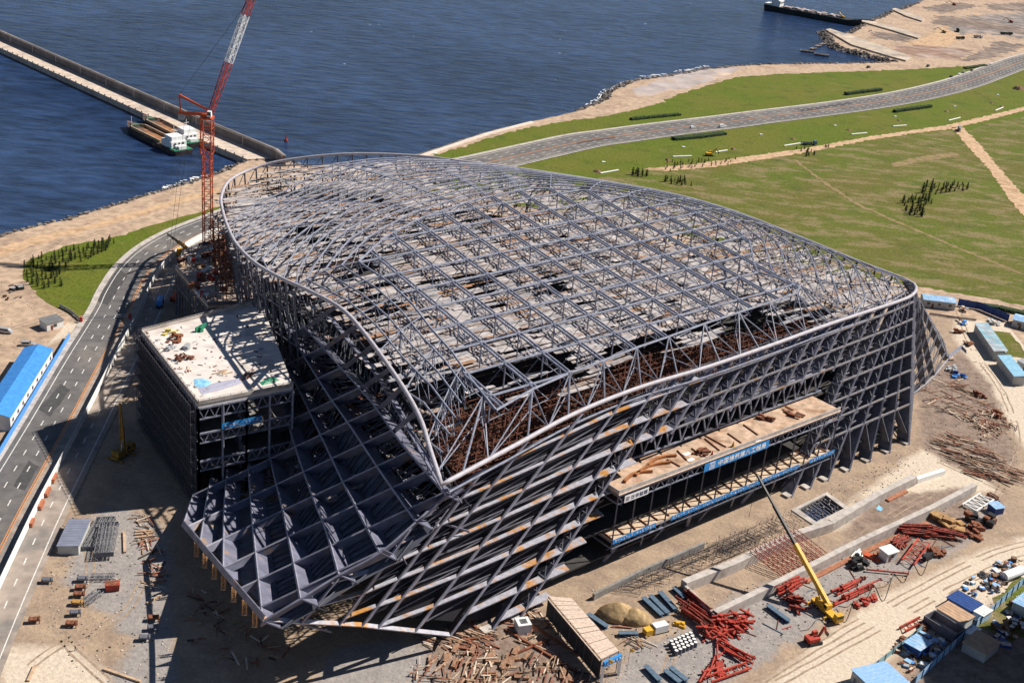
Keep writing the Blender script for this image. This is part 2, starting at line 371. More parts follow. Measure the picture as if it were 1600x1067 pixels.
def sheet(name, px, z, m, label, step=2.5, amp=1.8, kind="structure", sc=.2):
    return struct(name, MB().poly([V((p.x, p.y, z)) for p in jag(ats(px), step, amp, sc)]), m, label, kind=kind)
sheet("lawn", [(640,272),(672,245),(700,237),(760,217),(830,199),(880,190),(930,185),(980,174),(1030,162),(1060,148),(1100,136),(1150,121),(1200,117),(1300,113),(1400,110),(1470,106),(1515,104),(1545,102),(1500,122),(1400,146),(1320,162),(1200,180),(1100,192),(960,212),(880,227),(800,243),(740,258),(690,268)], .06, GRASS, "mown green lawn between beach and highway")
sheet("lawn", [(600,290),(690,262),(740,252),(800,239),(880,223),(960,208),(1100,187),(1200,175),(1320,160),(1400,146),(1500,125),(1560,105),(1640,80),(1800,60),(2100,300),(1750,505),(1600,478),(1560,468),(1500,460),(1435,446),(1350,440),(1000,350)], .06, GRASS, "wide green lawn inland of the highway")
sheet("rough_grass", [(900,285),(985,268),(1080,255),(1180,246),(1300,230),(1400,213),(1488,205),(1520,235),(1560,290),(1600,345),(1700,400),(1690,480),(1600,474),(1500,457),(1430,443),(1250,400),(1000,330)], .12, GRASSB, "rough grass field below the dirt track", amp=2.0)
sheet("rough_grass", [(1510,205),(1560,190),(1700,165),(1800,250),(1700,350),(1600,320),(1550,255)], .12, GRASSB, "rough grass beyond the dirt track fork")
sheet("lawn", [(352,320),(290,337),(235,353),(180,371),(100,385),(42,408),(34,430),(62,466),(90,482),(122,496),(142,490),(168,458),(205,412),(245,388),(300,366),(352,350)], .06, GRASS, "narrow lawn beside the coast road", amp=.8)
WORN = mat("worn_earth", (.24,.17,.085), .35, .4, .95, col2=(.14,.12,.035), c2amt=.5, s2=.2)
for px, lb in (([(1003,265),(1100,255),(1180,243),(1260,232),(1350,215),(1420,205),(1480,196),(1540,182),(1640,158),(1640,163),(1545,188),(1485,202),(1420,210),(1350,221),(1265,238),(1190,250),(1110,262),(1040,268)], "orange dirt track across the grass"),
               ([(1487,200),(1503,198),(1530,225),(1560,262),(1590,295),(1660,370),(1640,385),(1575,310),(1545,265),(1520,238)], "dirt track running down to the right"),
               ([(1238,250),(1243,250),(1290,285),(1340,318),(1400,345),(1500,388),(1640,445),(1640,447),(1500,390.5),(1397,347),(1337,320),(1287,287)], "thin footpath crossing the rough grass"),
               ([(1390,256),(1440,245),(1490,238),(1500,243),(1450,252),(1395,262)], "strip of bare soil in the grass"),
               ([(1250,404),(1290,404),(1350,415),(1435,440),(1430,443),(1340,420),(1285,410)], "worn path along the building"),):
    sheet("dirt_path", px, .18, TRACK if "orange" in lb or "down" in lb else WORN, lb, step=2, amp=1.1, sc=.3)
sheet("dirt_path", [(0,386),(60,368),(140,350),(220,328),(300,304),(340,293),(345,300),(300,312),(220,338),(130,362),(50,385),(0,402)], .05, TRACK, "brown earth bank behind the beach", step=3, amp=1.5)
sheet("dirt_path", [(1440,60),(1520,20),(1560,30),(1640,20),(1640,34),(1560,40),(1480,72),(1440,78),(1400,84),(1390,78)], .05, TRACK, "haul road of the harbour yard", amp=3)
sheet("gravel_yard", [(1480,45),(1510,25),(1600,20),(1640,40),(1600,62),(1540,52),(1500,55)], .08, mat("yard_gravel", (.20,.175,.165), .35, .08, .95, col2=(.29,.235,.205), c2amt=.5, s2=.02), "grey gravel yard by the harbour", amp=7)
for px_, lb_ in (([(1455,38),(1470,25),(1530,30),(1600,44),(1600,54),(1540,46)], "dark grey spoil area of the harbour yard"), ([(1540,8),(1600,4),(1640,10),(1600,18),(1550,16)], "dark spoil at the far end of the yard"), ([(1440,12),(1500,4),(1530,10),(1470,22)], "grey ground by the far jetty"), ([(1370,50),(1430,58),(1420,66),(1360,60)], "brown ground behind the jetty"), ([(1500,95),(1560,66),(1600,70),(1560,90)], "trampled ground beside the highway bend")): sheet("spoil", px_, .1, mat("spoil_ground", (.17,.13,.11), .4, .1, .95, col2=(.26,.20,.165), c2amt=.5, s2=.03), lb_, amp=6)
sheet("gravel_yard", [(1400,70),(1450,72),(1520,78),(1500,92),(1440,90),(1395,80)], .08, mat("yard_soil", (.25,.16,.12), .4, .08, .95, col2=(.33,.25,.21), c2amt=.5, s2=.03), "brown stained yard by the rock jetty", amp=4)
sheet("gravel_yard", [(1045,118),(1110,108),(1160,106),(1130,122),(1080,137),(1000,152),(985,142)], .05, mat("beach_gravel", (.36,.31,.30), .25, .08, .95, col2=(.47,.36,.28), c2amt=.5, s2=.03), "grey pink shingle at the point", amp=3)

# ---- highway
cl = [at(*p) for p in [(1900,10),(1760,52),(1660,80),(1600,96),(1547,115.5),(1495,133.5),(1417,152),(1320,167.5),(1194,183.5),(1134,191.5),(1040,203),(960,214),(911,221),(841,236.5),(760,255)]]
left = [at(*p) for p in [(330,360),(290,378),(258,399),(232,426),(213,459),(200,490),(157,566),(107,660),(64,738),(35,791),(5,850),(-60,985),(-170,1230)]]
a, b = cl[-1], left[0]; d0 = (cl[-1]-cl[-2]).normalized(); d1 = (left[1]-left[0]).normalized(); L_ = (b-a).length
mid = [((1-t)**3)*a+3*t*(1-t)**2*(a+d0*L_*.36)+3*t*t*(1-t)*(b-d1*L_*.36)+t**3*b for t in (.2,.4,.6,.8)]
CL = spline(cl+mid+left, 4.0)
CN = []
for i in range(len(CL)):
    t = (CL[min(i+2, len(CL)-1)]-CL[max(i-2, 0)]).normalized(); CN.append(V((-t.y, t.x, 0)))     # to the right-hand side (away from sea) is negative
SEA = -1.0 if (at(1200,140)-at(1194,183)).dot(CN[min(range(len(CL)), key=lambda i: (CL[i]-at(1194,183)).length)]) < 0 else 1.0
def off(i, o, z): p = CL[i]+CN[i]*SEA*o; return V((p.x, p.y, z))
ARC = [0.0]
for i in range(1, len(CL)): ARC.append(ARC[-1]+(CL[i]-CL[i-1]).length)
def strip(mb, o0, o1, z, i0=0, i1=None, mi=0):
    i1 = len(CL) if i1 is None else i1; k = i1-i0
    mb.add([off(i, o, z) for i in range(i0, i1) for o in (o0, o1)], [(2*j, 2*j+2, 2*j+3, 2*j+1) for j in range(k-1)], mi)
iS = min(range(len(CL)), key=lambda i: (CL[i]-left[0]).length)      # from here on the landward half lies inside the site
g = MB(); strip(g, 0, 13.2, .22); strip(g, -13.2, 0, .22, 0, iS+1); struct("highway", g, ASPH, "grey asphalt highway curving along the shore")
g = MB(); strip(g, -13.2, -.02, .22, iS); struct("site_road", g, SITE_ROAD, "dusty half of the road inside the site fence")
g = MB()
for s in (1, -1):
    i1 = len(CL) if s > 0 else iS
    for o0, o1, z0, z1 in ((13.2, 13.5, .22, .36),):
        P = [q for i in range(i1) for q in (off(i, s*o0, z0), off(i, s*o0, z1), off(i, s*(o1+(2.0 if s > 0 else .6)), z1))]
        g.add(P, [f for j in range(i1-1) for f in ((3*j, 3*j+3, 3*j+4, 3*j+1), (3*j+1, 3*j+4, 3*j+5, 3*j+2))])
struct("kerb", g, CONC, "pale concrete kerb and verge of the highway")
g = MB()
def atarc(s):
    i = max(1, next((k for k in range(len(ARC)) if ARC[k] >= s), len(ARC)-1)); t = (s-ARC[i-1])/max(1e-6, ARC[i]-ARC[i-1]); return i-1, t
def dash(o, s0, s1, wd=.16, z=.235, mi=0):
    i, t = atarc(s0); j, u = atarc(s1)
    pa = [off(i, o+e, z).lerp(off(i+1, o+e, z), t) for e in (-wd, wd)]; pb = [off(j, o+e, z).lerp(off(j+1, o+e, z), u) for e in (-wd, wd)]
    g.add([pa[0], pa[1], pb[1], pb[0]], [(0,1,2,3)], mi)
for o in (3.95, 7.7, -3.95, -7.7):
    s = 3.0
    while s < ARC[-1]-14: dash(o, s, s+3.2); s += 9.5
for o in (11.5, -11.5): strip(g, o-.14, o+.14, .235)
for o in (-.32, .32): strip(g, o-.13, o+.13, .235, 0, None, 1)
struct("road_markings", g, [PAINT, PAINTO], "white lane dashes and orange centre line of the highway")

# ---- breakwater
g = MB()
n_ = [(-160,3),(0,75),(187,160),(333,227),(386,249)]; f_ = [(-160,-13),(0,60),(187,143),(333,207),(428,247)]
A, B = ats(n_, .8), ats(f_, .8)
pier = thing("breakwater", "long concrete breakwater with high parapet wall reaching out to sea", "breakwater", (A[2].x, A[2].y, WL))
MB().prism(A+list(reversed(B)), -6, .8).build("quay_deck", QUAY, pier)
g = MB()
for i in range(4):
    a, b = B[i], B[i+1]; nn = V((-(b-a).y, (b-a).x, 0)).normalized(); nn *= 1 if nn.y > 0 else -1
    g.hexa([a+V((0,0,-7)), b+V((0,0,-7)), b+nn*2.2+V((0,0,-7)), a+nn*2.2+V((0,0,-7)), a+V((0,0,5.2)), b+V((0,0,5.2)), b+nn*1.6+V((0,0,5.2)), a+nn*1.6+V((0,0,5.2))])
e0 = B[-1]; e1 = at(441,258,.8); nn = V((1,.3,0)).normalized()
g.hexa([e0+V((0,0,-4)), e1+V((0,0,-4)), e1+nn*2+V((0,0,-4)), e0+nn*2+V((0,0,-4)), e0+V((0,0,5.2)), e1+V((0,0,5.2)), e1+nn*1.6+V((0,0,5.2)), e0+nn*1.6+V((0,0,5.2))])
g.build("parapet_wall", mat("seawall_concrete", (.17,.15,.145), .25, .15, .9, col2=(.25,.22,.20), c2amt=.3, s2=.05), pier)
g = MB()
for i in range(4):
    a, b = B[i], B[i+1]; nn = V((-(b-a).y, (b-a).x, 0)).normalized(); nn *= 1 if nn.y > 0 else -1
    u = V((0,0,1)); g.hexa([a-nn*.25+u*4.41, b-nn*.25+u*4.41, b+nn*1.9+u*4.41, a+nn*1.9+u*4.41, a-nn*.25+u*4.9, b-nn*.25+u*4.9, b+nn*1.9+u*4.9, a+nn*1.9+u*4.9])
g.hexa([e0-nn*.2+V((0,0,4.41)), e1-nn*.2+V((0,0,4.41)), e1+nn*2.2+V((0,0,4.41)), e0+nn*2.2+V((0,0,4.41)), e0-nn*.2+V((0,0,4.93)), e1-nn*.2+V((0,0,4.93)), e1+nn*2.2+V((0,0,4.93)), e0+nn*2.2+V((0,0,4.93))])
for i in range(4):
    a, b = B[i], B[i+1]; k = int((b-a).length/32)
    for j in range(k):
        p = a+(b-a)*((j+.5)/k); g.beam(p+V((0,-.15,0)), p+V((0,-.15,4.5)), .5)
g.build("coping", mat("coping_concrete", (.58,.50,.43), .15, .3, .9), pier)
g = MB()
for i in range(4):
    a, b = A[i], A[i+1]; k = int((b-a).length/7)
    for j in range(k):
        p = a+(b-a)*((j+.5)/k); g.box(p+V((0,.5,.2)), (.6,.6,.7))
g.build("bollards", BLACK, pier)["kind"] = "stuff"
# rock jetties
for px, lb in (([(1290,49),(1296,47),(1345,63),(1395,80),(1425,93),(1415,97),(1385,89),(1330,72)], "sandy rock jetty enclosing the small boat basin"), ([(1343,35),(1349,33),(1400,45),(1440,58),(1434,62),(1395,50)], "narrow stone jetty where the dredging ship is moored"), ([(1393,16.5),(1399,15),(1420,22),(1445,32),(1440,35),(1415,27)], "short stone jetty at the far end of the shore")):
    P = ats(px); solo("stone_jetty", lb, "jetty", MB().prism(P, -4, 1.4, 0), [mat("jetty_stone", (.47,.39,.31), .25, .1, .95, col2=(.30,.26,.22), c2amt=.5, s2=.06)], group="stone jetties")
# riprap along the water
def rockmesh(mb, p, r):
    o = len(mb.v); P = []
    for a in range(3):
        for b in range(5):
            th = 2*math.pi*(b+.5*a)/5; ph = (-.6, .15, .8)[a]; q = V((math.cos(th)*math.cos(ph), math.sin(th)*math.cos(ph), math.sin(ph)*.8))*r*R.uniform(.7, 1.2); P.append(p+q)
    F = [(4,3,2,1,0), (10,11,12,13,14)]
    for a in range(2):
        for b in range(5): F.append((5*a+b, 5*a+(b+1) % 5, 5*a+5+(b+1) % 5, 5*a+5+b))
    mb.add(P, F)
g = MB()
for i in range(0, k_ if (k_ := len(coast_s)-1) else 0):
    p = coast_s[i]; a = coast_s[max(0, i-1)]; b = coast_s[min(len(coast_s)-1, i+1)]; nn = V((-(b-a).y, (b-a).x, 0)).normalized()
    if p.y > 1500 or p.x < -420: continue
    if 470 < p.y and -80 < p.x < 30: continue
    heavy = 60 < p.x
    for q in range(16 if heavy else 9):
        t = R.uniform(-.8, 7.0 if not heavy else 9.5); rockmesh(g, p.lerp(b, R.random())+nn*t+V((0, 0, .15-.36*max(0, t))), R.uniform(.4, 1.25)*(1.35 if heavy else 1))
for a_, b_, n in (((1300,70),(1400,96),170), ((1296,56),(1304,72),30), ((1350,38),(1360,52),30)):
    a, b = at(*a_), at(*b_)
    for q in range(n): p = a.lerp(b, R.random())+V((R.uniform(-5,5), R.uniform(-4,8), R.uniform(-2.6,-.3))); rockmesh(g, p, R.uniform(.7,1.8))
struct("riprap", g, ROCK, "dark and pale boulders along the waterline", kind="stuff")
g = MB()      # pale concrete sea wall of the promenade
sw = ats([(560,285),(620,257),(655,243.5),(700,228.5),(760,208.5),(830,190.5)]); sw2 = [p+V((2.0,-3.0,0)) for p in sw]
g.prism(sw+sw2[::-1], -4, .5); solo("sea_wall", "pale concrete sea wall edging the lawn", "sea wall", g, mat("coping_concrete", (.5,.4,.3)))
foam = MB()
for a_, b_, n in (((950,152),(965,137),30), ((1060,115),(1110,105),40), ((1005,122),(1050,117),18), ((250,298),(330,276),30)):
    a, b = at(*a_, z=WL+.15), at(*b_, z=WL+.15)
    for q in range(n):
        p = a.lerp(b, R.random())+V((R.uniform(-3,1), R.uniform(2,7), 0)); r = R.uniform(.5,2.2); foam.add([p+V((r*R.uniform(.5,1.2)*math.cos(t*1.05), r*.5*R.uniform(.5,1.2)*math.sin(t*1.05), 0)) for t in range(6)], [(0,1,2,3,4,5)])
for q in range(16):
    p = at(R.uniform(420,1180), R.uniform(5,130), WL+.12)
    if p.y > 560 and not inside(p, land): 
        r = R.uniform(.25,.7); foam.add([p+V((2.2*r*R.uniform(.5,1.2)*math.cos(t*1.05), r*.5*R.uniform(.5,1.2)*math.sin(t*1.05), 0)) for t in range(6)], [(0,1,2,3,4,5)])
for i in range(0, len(coast_s)-1):
    p = coast_s[i]
    if p.x < 40 or p.y > 1050 or p.y < 500: continue
    a, b = coast_s[i], coast_s[i+1]; nn = V((-(b-a).y, (b-a).x, 0)).normalized()
    for q in range(3):
        if NZ.noise(p*.03) < -.25 and q: continue
        c_ = a.lerp(b, R.random())+nn*(R.uniform(7,10.5)+2.5*NZ.noise(p*.05)); c_.z = WL+.13; l_ = R.uniform(1,4); d_ = (b-a).normalized(); foam.add([c_+d_*(l_*R.uniform(.5,1.1)*math.cos(t*1.05))+nn*(R.uniform(.2,.7)*math.sin(t*1.05)) for t in range(6)], [(0,1,2,3,4,5)])
struct("foam", foam, mat("sea_foam", (.75,.76,.77), .15, 1, .8), "flecks of white foam on the sea", kind="stuff")

# tyre tracks and rubble of the site
for px, lb in (([(1170,1075),(1260,1020),(1390,945),(1540,868),(1640,840)],"wheel ruts along the pale site road"),([(1200,1075),(1300,1020),(1430,950),(1560,885),(1640,860)],"second pair of wheel ruts along the pale site road"),([(1495,480),(1520,545),(1570,620),(1590,700),(1560,770),(1500,850)],"wheel ruts of the dirt road round the right corner"),([(1400,690),(1500,735),(1590,775),(1640,785)],"wheel ruts crossing towards the right edge"),([(180,1075),(110,1010),(90,960),(140,900),(130,820)],"wheel ruts looping through the left yard"),([(20,1065),(90,1010),(190,960),(230,900)],"wheel ruts curving across the lower left sand"),([(0,520),(60,500),(110,480),(60,440),(0,430)],"wheel ruts on the sand above the hut"),([(960,1040),(1000,1010),(1060,985),(1040,1050)],"wheel ruts beside the generator"),([(0,412),(100,380),(220,345),(330,312)],"wheel ruts along the beach track"),([(1330,850),(1400,800),(1480,760)],"wheel ruts between the trench walls")):
    P = spline(ats(px), 2.0); g = MB()
    for o_ in (-1.0, 1.0):
        v = []
        for i, p in enumerate(P):
            d = (P[min(i+1, len(P)-1)]-P[max(i-1, 0)]).normalized(); s_ = V((-d.y, d.x, 0)); wv = .28+.16*NZ.noise(p*.4); c_ = p+s_*(o_+.3*NZ.noise(p*.15)); v += [c_-s_*wv+V((0,0,.055)), c_+s_*wv+V((0,0,.055))]
        g.add(v, [(2*i, 2*i+2, 2*i+3, 2*i+1) for i in range(len(P)-1) if NZ.noise(P[i]*.08) > -.25])
    struct("wheel_ruts", g, mat("rut_earth", (.30,.225,.165), .3, .5, .95), lb)
g = MB(); q = random.Random(71)
for poly, n in (([(90,800),(260,800),(265,1067),(150,1067),(60,1000)], 500), ([(640,985),(930,1000),(1120,930),(1300,870),(1530,770),(1560,800),(1400,920),(1130,1067),(640,1067)], 900), ([(1432,600),(1560,540),(1600,760),(1450,720)], 500), ([(900,930),(1250,790),(1420,700),(1440,740),(1100,900)], 500), ([(1390,1010),(1600,870),(1640,900),(1420,1067)], 350), ([(0,420),(100,470),(150,520),(0,560)], 120)):
    P = ats(poly); xs = [p.x for p in P]; ys = [p.y for p in P]; k = 0
    while k < n:
        p = V((q.uniform(min(xs), max(xs)), q.uniform(min(ys), max(ys)), .05))
        if not inside(p, P): continue
        k += 1; r = q.uniform(.08, .34)**1.0; rockmesh(g, p, r); g.m[-12:] = [q.choice([0,0,1,2])]*12
struct("rubble", g, [mat("rubble_grey", (.26,.23,.21), .35, 2, .95), mat("rubble_dark", (.09,.07,.06), .35, 2, .95), mat("rubble_pale", (.52,.46,.40), .3, 2, .95)], "small stones and rubble strewn over the site", kind="stuff")

for px, lb in (([(60,640),(95,600),(110,610),(78,652)],"dark patch of new asphalt by the blue fence"),([(150,470),(185,420),(200,432),(168,478)],"dark repair patch near the barrier"),([(20,760),(45,720),(60,730),(38,768)],"dark repair strip on the lower road"),([(900,222),(960,213),(962,216),(902,226)],"long repair strip on the far highway"),([(1250,172),(1330,160),(1332,163),(1252,176)],"repair strip near the highway bend")):
    struct("road_patch", MB().poly([V((p.x, p.y, .228)) for p in jag(ats(px), 2, .3, .5)]), mat("patch_asphalt", (.065,.063,.066), .2, .6, .9), lb)
# ================================================================== THE HALL UNDER CONSTRUCTION
def pr(p):
    q = RM.transposed() @ (V(p)-V((0,0,CH))); return 800+CF*q.x/q.z, 533.5+CF*q.y/q.z
hall = thing("conference_hall", "huge unfinished steel framed hall with a shell shaped lattice roof on sloping fin facades", "building", (12, 395, 0))
ring_px = [(690,757,50),(673,705,51.5),(655,650,53),(620,590,55),(565,515,57),(530,480,57),(480,453,54.5),(440,435,52),(400,412,49.5),(372,385,46.5),(358,360,43),(348,330,38.5),(346,306,35.5),(360,281,35),(400,262,37),(450,250,40.5),(540,241,45.5),(640,243,48.5),(720,252,50),(800,262,50),(950,285,50),(1060,306,50),(1150,332,50),(1250,371,50),(1340,408,49),(1415,437,48),(1431,449,48),(1425,461,48),(1400,472,48),(1300,505,49),(1200,541,50),(1100,575,50),(1000,605,50),(900,645,50),(800,698,50),(690,757,50)]
RG = spline([at(*p) for p in ring_px], 3.0)[:-1]
plat_px = [(560,409),(601,371),(660,340),(740,313),(829,294),(920,298),(1005,310),(1059,321),(1107,335),(1143,353),(1171,376),(1178,410),(1190,440),(1250,445),(1245,458),(1180,480),(1100,506),(1045,526),(995,543),(943,563),(890,583),(832,608),(775,641),(737,594),(707,551),(673,513),(645,476),(612,444)]
PZ = 59.0
PL = ats(plat_px, PZ)
CC = V((8, 405, 0))
def rayr(poly, a):
    dx, dy = math.cos(a), math.sin(a); best = 0
    for i in range(len(poly)):
        p, q = poly[i], poly[(i+1) % len(poly)]; ex, ey = q.x-p.x, q.y-p.y; det = dx*(-ey)+ex*dy
        if abs(det) < 1e-9: continue
        fx, fy = p.x-CC.x, p.y-CC.y; t = (fx*(-ey)+ex*fy)/det; u = (dx*fy-dy*fx)/det
        if t > 0 and -1e-6 <= u <= 1+1e-6: best = max(best, t)
    return best
def ringz(p):
    d, i = pdist(p, RG); a = RG[int(i) % len(RG)]; return d, a.z
def roofH(p):
    d, z = ringz(p)
    if inside(p, PL): return PZ
    dp, _ = pdist(p, PL); t = dp/(dp+d+1e-6); return z+(PZ-z)*(1-t**1.7)
def up(p, h): return V((p.x, p.y, h))
MB().path(RG, .62, 8, closed=True).build("roof_ring", mat("ring_steel", (.40,.38,.42), .15, .6, .5, 0.0), hall, smooth=True)
MB().path([V((p.x, p.y, p.z-3.2)) for p in RG if pr(p)[1] > 458 and pr(p)[0] > 690], .28, 6).build("lower_ring", STEEL, hall)
# --- plateau grid
U_ = V((math.cos(rad(42)), math.sin(rad(42)), 0)); W_ = V((math.cos(rad(122)), math.sin(rad(122)), 0)); O_ = at(890,583,PZ); ST = 13.35
node = {}
for i in range(-12, 16):
    for j in range(-2, 16):
        p = O_+U_*ST*i+W_*ST*j
        if inside(p, PL) or pdist(p, PL)[0] < .8: node[i, j] = up(p, PZ)
def clip(p, d):   # from p go along d until leaving the plateau
    t = 0
    while t < ST and inside(p+d*(t+.5), PL): t += .5
    return p+d*t
for j in sorted({k[1] for k in node}):        # single chords along the facade direction
    row = sorted(i for i, jj in node if jj == j); g = MB()
    a = clip(node[row[0], j], -U_); b = clip(node[row[-1], j], U_)
    g.tube(a, b, .37, 6)
    for i in row:
        p = node[i, j]; g.tube(p, p-V((0,0,7.5)), .22, 5); g.box(p, (1.1,1.1,.9), rad(42))
        if (i+1, j) in node: q = node[i+1, j]; mq = (p+q)/2-V((0,0,6)); g.tube(p-V((0,0,7)), mq, .12, 4, cap=False); g.tube(q, mq, .13, 4, cap=False); g.tube(p, mq, .13, 4, cap=False)
    g.build("roof_purlin", STEEL, hall)
for i in sorted({k[0] for k in node}):        # twin chord trusses across
    col_ = sorted(j for ii, j in node if ii == i); g = MB()
    a = clip(node[i, col_[0]], -W_); b = clip(node[i, col_[-1]], W_); s = U_*.62; dz = V((0,0,2.6))
    if (b-a).length < 3: continue
    g.tube(a+s, b+s, .30, 6); g.tube(a-s, b-s, .30, 6); g.tube(a-dz, b-dz, .16, 5)
    n = max(2, int((b-a).length/6.675))
    for k in range(n):
        p = a.lerp(b, k/n); q = a.lerp(b, (k+.5)/n)-dz; r = a.lerp(b, (k+1)/n)
        for e in (s, -s): g.tube(p+e, q, .11, 4, cap=False); g.tube(r+e, q, .11, 4, cap=False)
    g.build("roof_truss", STEEL, hall)
# --- outer slopes: ribs round the plateau, rafters down to the ring, webs between
plen = 0; PS = []
for i in range(len(PL)):
    a, b = PL[i], PL[(i+1) % len(PL)]; n = max(1, int((b-a).length/6.5))
    for j in range(n): PS.append(a.lerp(b, j/n))
ang = sorted(math.atan2(p.y-CC.y, p.x-CC.x) for p in PS); A2 = [ang[0]]
for a in ang[1:]:
    if a-A2[-1] > rad(1.9): A2.append(a)
rp = [rayr(PL, a) for a in A2]; rr = [rayr(RG, a) for a in A2]; nA = len(A2)
def pt(k, r): return V((CC.x+math.cos(A2[k])*r, CC.y+math.sin(A2[k])*r, 0))
SP = 5.6; NK = 15
nd = {}
for k in range(nA):
    span = rr[k]-rp[k]
    n = max(1, int(round(span/SP)))
    for m_ in range(NK):
        r = rp[k]+m_*SP
        if m_ == 0 or r < rr[k]-2.0: p = pt(k, r); nd[k, m_] = up(p, roofH(p))
def front(k): e_ = pt(k, rr[k]); e_ = up(e_, 50); return rr[k]-rp[k] < 27 and pr(e_)[1] > 455 and pr(e_)[0] > 700
for k, m_ in list(nd):
    if m_ > 0 and front(k): del nd[k, m_]
for m_ in range(NK):
    st = next((k for k in range(nA) if (k, m_) not in nd), 0); g = MB()
    for kk in range(st, st+nA):
        k = kk % nA; q = (k+1) % nA; A_ = (k, m_) in nd; B_ = (q, m_) in nd
        if A_ and B_: g.tube(nd[k, m_], nd[q, m_], .30 if m_ else .36, 5, cap=False)
        elif A_ or B_:
            if front(k) or front(q):
                if A_ and g.v: g.build("roof_rib", STEEL, hall); g = MB()
                continue
            e = k if A_ else q; f = q if e == k else k; d = pt(f, rr[f]); g.tube(nd[e, m_], up(d, ringz(d)[1]), .26, 5, cap=False)
            if A_ and g.v: g.build("roof_rib", STEEL, hall); g = MB()
    if g.v: g.build("roof_rib", STEEL, hall)
for k in range(nA):
    g = MB(); seq = [nd[k, m_] for m_ in range(NK) if (k, m_) in nd]; e = pt(k, rr[k]); e = up(e, ringz(e)[1]); seq.append(e)
    main = k % 2 == 0
    if not main and not front(k): continue
    if rr[k]-rp[k] < 26 and pr(e)[1] > 455 and pr(e)[0] > 700:
        if k % 2: continue
        p = seq[0]; g.tube(p, e, .27, 6)
        for dk in (-1, 1):
            kk = (k+dk) % nA; f = pt(kk, rr[kk]); f = up(f, ringz(f)[1]); g.tube(p, f, .2, 5); g.tube(p-V((0,0,6)), f, .15, 5)
        g.tube(p, p-V((0,0,8)), .2, 5); g.build("roof_rafter", STEEL, hall); continue
    if main:
        for a, b in zip(seq, seq[1:]): g.tube(a, b, .22, 5, cap=False)
        low = [p-V((0,0,5.2)) for p in seq[:-1]]+[seq[-1]-V((0,0,.6))]
        for a, b in zip(low, low[1:]): g.tube(a, b, .16, 4, cap=False)
    else:
        for a, b in zip(seq, seq[1:]): g.tube(a, b, .1, 4, cap=False)
    for idx, p in enumerate(seq[:-1]):
        dn = V((0,0,5.2)); q = seq[idx+1]
        if main:
            g.tube(p, p-dn, .13, 4, cap=False); g.tube(p, (q-dn) if idx < len(seq)-2 else q-V((0,0,.6)), .11, 4, cap=False)
        for dk in (1, -1):
            kk = (k+dk) % nA
            if (kk, idx) in nd:
                o_ = nd[kk, idx]
                g.tube(p if main else p-dn*.0, o_-dn, .11, 4, cap=False)
                if main and (kk, idx+1) in nd: g.tube(p, nd[kk, idx+1]-dn*.9, .10, 4, cap=False)
    if g.v: g.build("roof_rafter", STEEL, hall)
# --- timber and mesh deck below the trusses
frontband = [up(at(x, y, 50), 0) for x, y in [(690,757),(800,698),(900,645),(1000,605),(1100,575),(1200,541),(1300,505),(1310,462),(1200,484),(1100,506),(1000,528),(905,562),(850,585),(770,640),(700,690)]]
gaps = [[up(at(x, y, 47), 0) for x, y in q] for q in ([(650,650),(700,605),(790,585),(880,560),(905,600),(900,640),(800,700),(690,757)], [(470,420),(560,400),(600,460),(560,480),(500,450)], [(410,320),(500,330),(560,390),(500,395),(430,360)], [(540,500),(590,470),(620,500),(590,540)], [(700,345),(830,325),(850,338),(740,362)], [(790,600),(850,590),(880,640),(800,670)])]
g = MB(); th = math.atan2(U_.y, U_.x); PU = U_; PW = V((-U_.y, U_.x, 0))
umin = min((p-CC).dot(PU) for p in RG); umax = max((p-CC).dot(PU) for p in RG); vmin = min((p-CC).dot(PW) for p in RG); vmax = max((p-CC).dot(PW) for p in RG)
rdk = random.Random(3); v_ = vmin
while v_ < vmax:
    wd = rdk.uniform(.6, 1.9); u_ = umin+rdk.uniform(-6, 0)
    while u_ < umax:
        ln = rdk.uniform(5, 16); c = CC+PU*(u_+ln/2)+PW*(v_+wd/2); u_ += ln
        if not inside(c, RG): continue
        d, z = ringz(c)
        if d < 2.5: continue
        n1 = NZ.fractal(V((c.x*.035, c.y*.035, 1)), 1, 2, 3); miss = .015 if inside(c, PL) else .10
        if n1 > .36: miss = .4
        ib = inside(c, frontband)
        if ib: miss = .96 if n1 > -.3 else .35
        for q in gaps:
            if inside(c, q): miss = max(miss, .92 if q is gaps[0] else .6)
        if rdk.random() < miss: continue
        zz = (roofH(c)-3.0-6.0*min(1, d/26))+rdk.uniform(-.22, .22)+NZ.noise(V((c.x*.1, c.y*.1, 4)))*.6-(1.2 if ib else 0)
        tl = rdk.uniform(-.03, .03)
        P = [c+PU*(a*ln/2*1.02)+PW*(b*wd/2*1.03)+V((0, 0, zz+a*tl*ln+b*rdk.uniform(-.12,.12))) for a, b in ((-1,-1),(1,-1),(1,1),(-1,1))]
        t = rdk.random(); mi = 0 if t < .62 else (1 if t < .80 else (2 if t < .95 else 3))
        g.hexa(P+[p+V((0,0,.14)) for p in P], mi)
    v_ += wd
DK = [mat("deck_sheeting", (.44,.405,.40), .36, .6, .9, col2=(.23,.20,.195), c2amt=.55, s2=.3), mat("deck_boards", (.29,.23,.205), .45, .9, .9, col2=(.27,.20,.16), c2amt=.4), mat("deck_netting", (.27,.265,.285), .35, .9, .95), mat("deck_ply", (.30,.17,.10), .35, .7, .9)]
g.build("roof_deck", DK, hall)
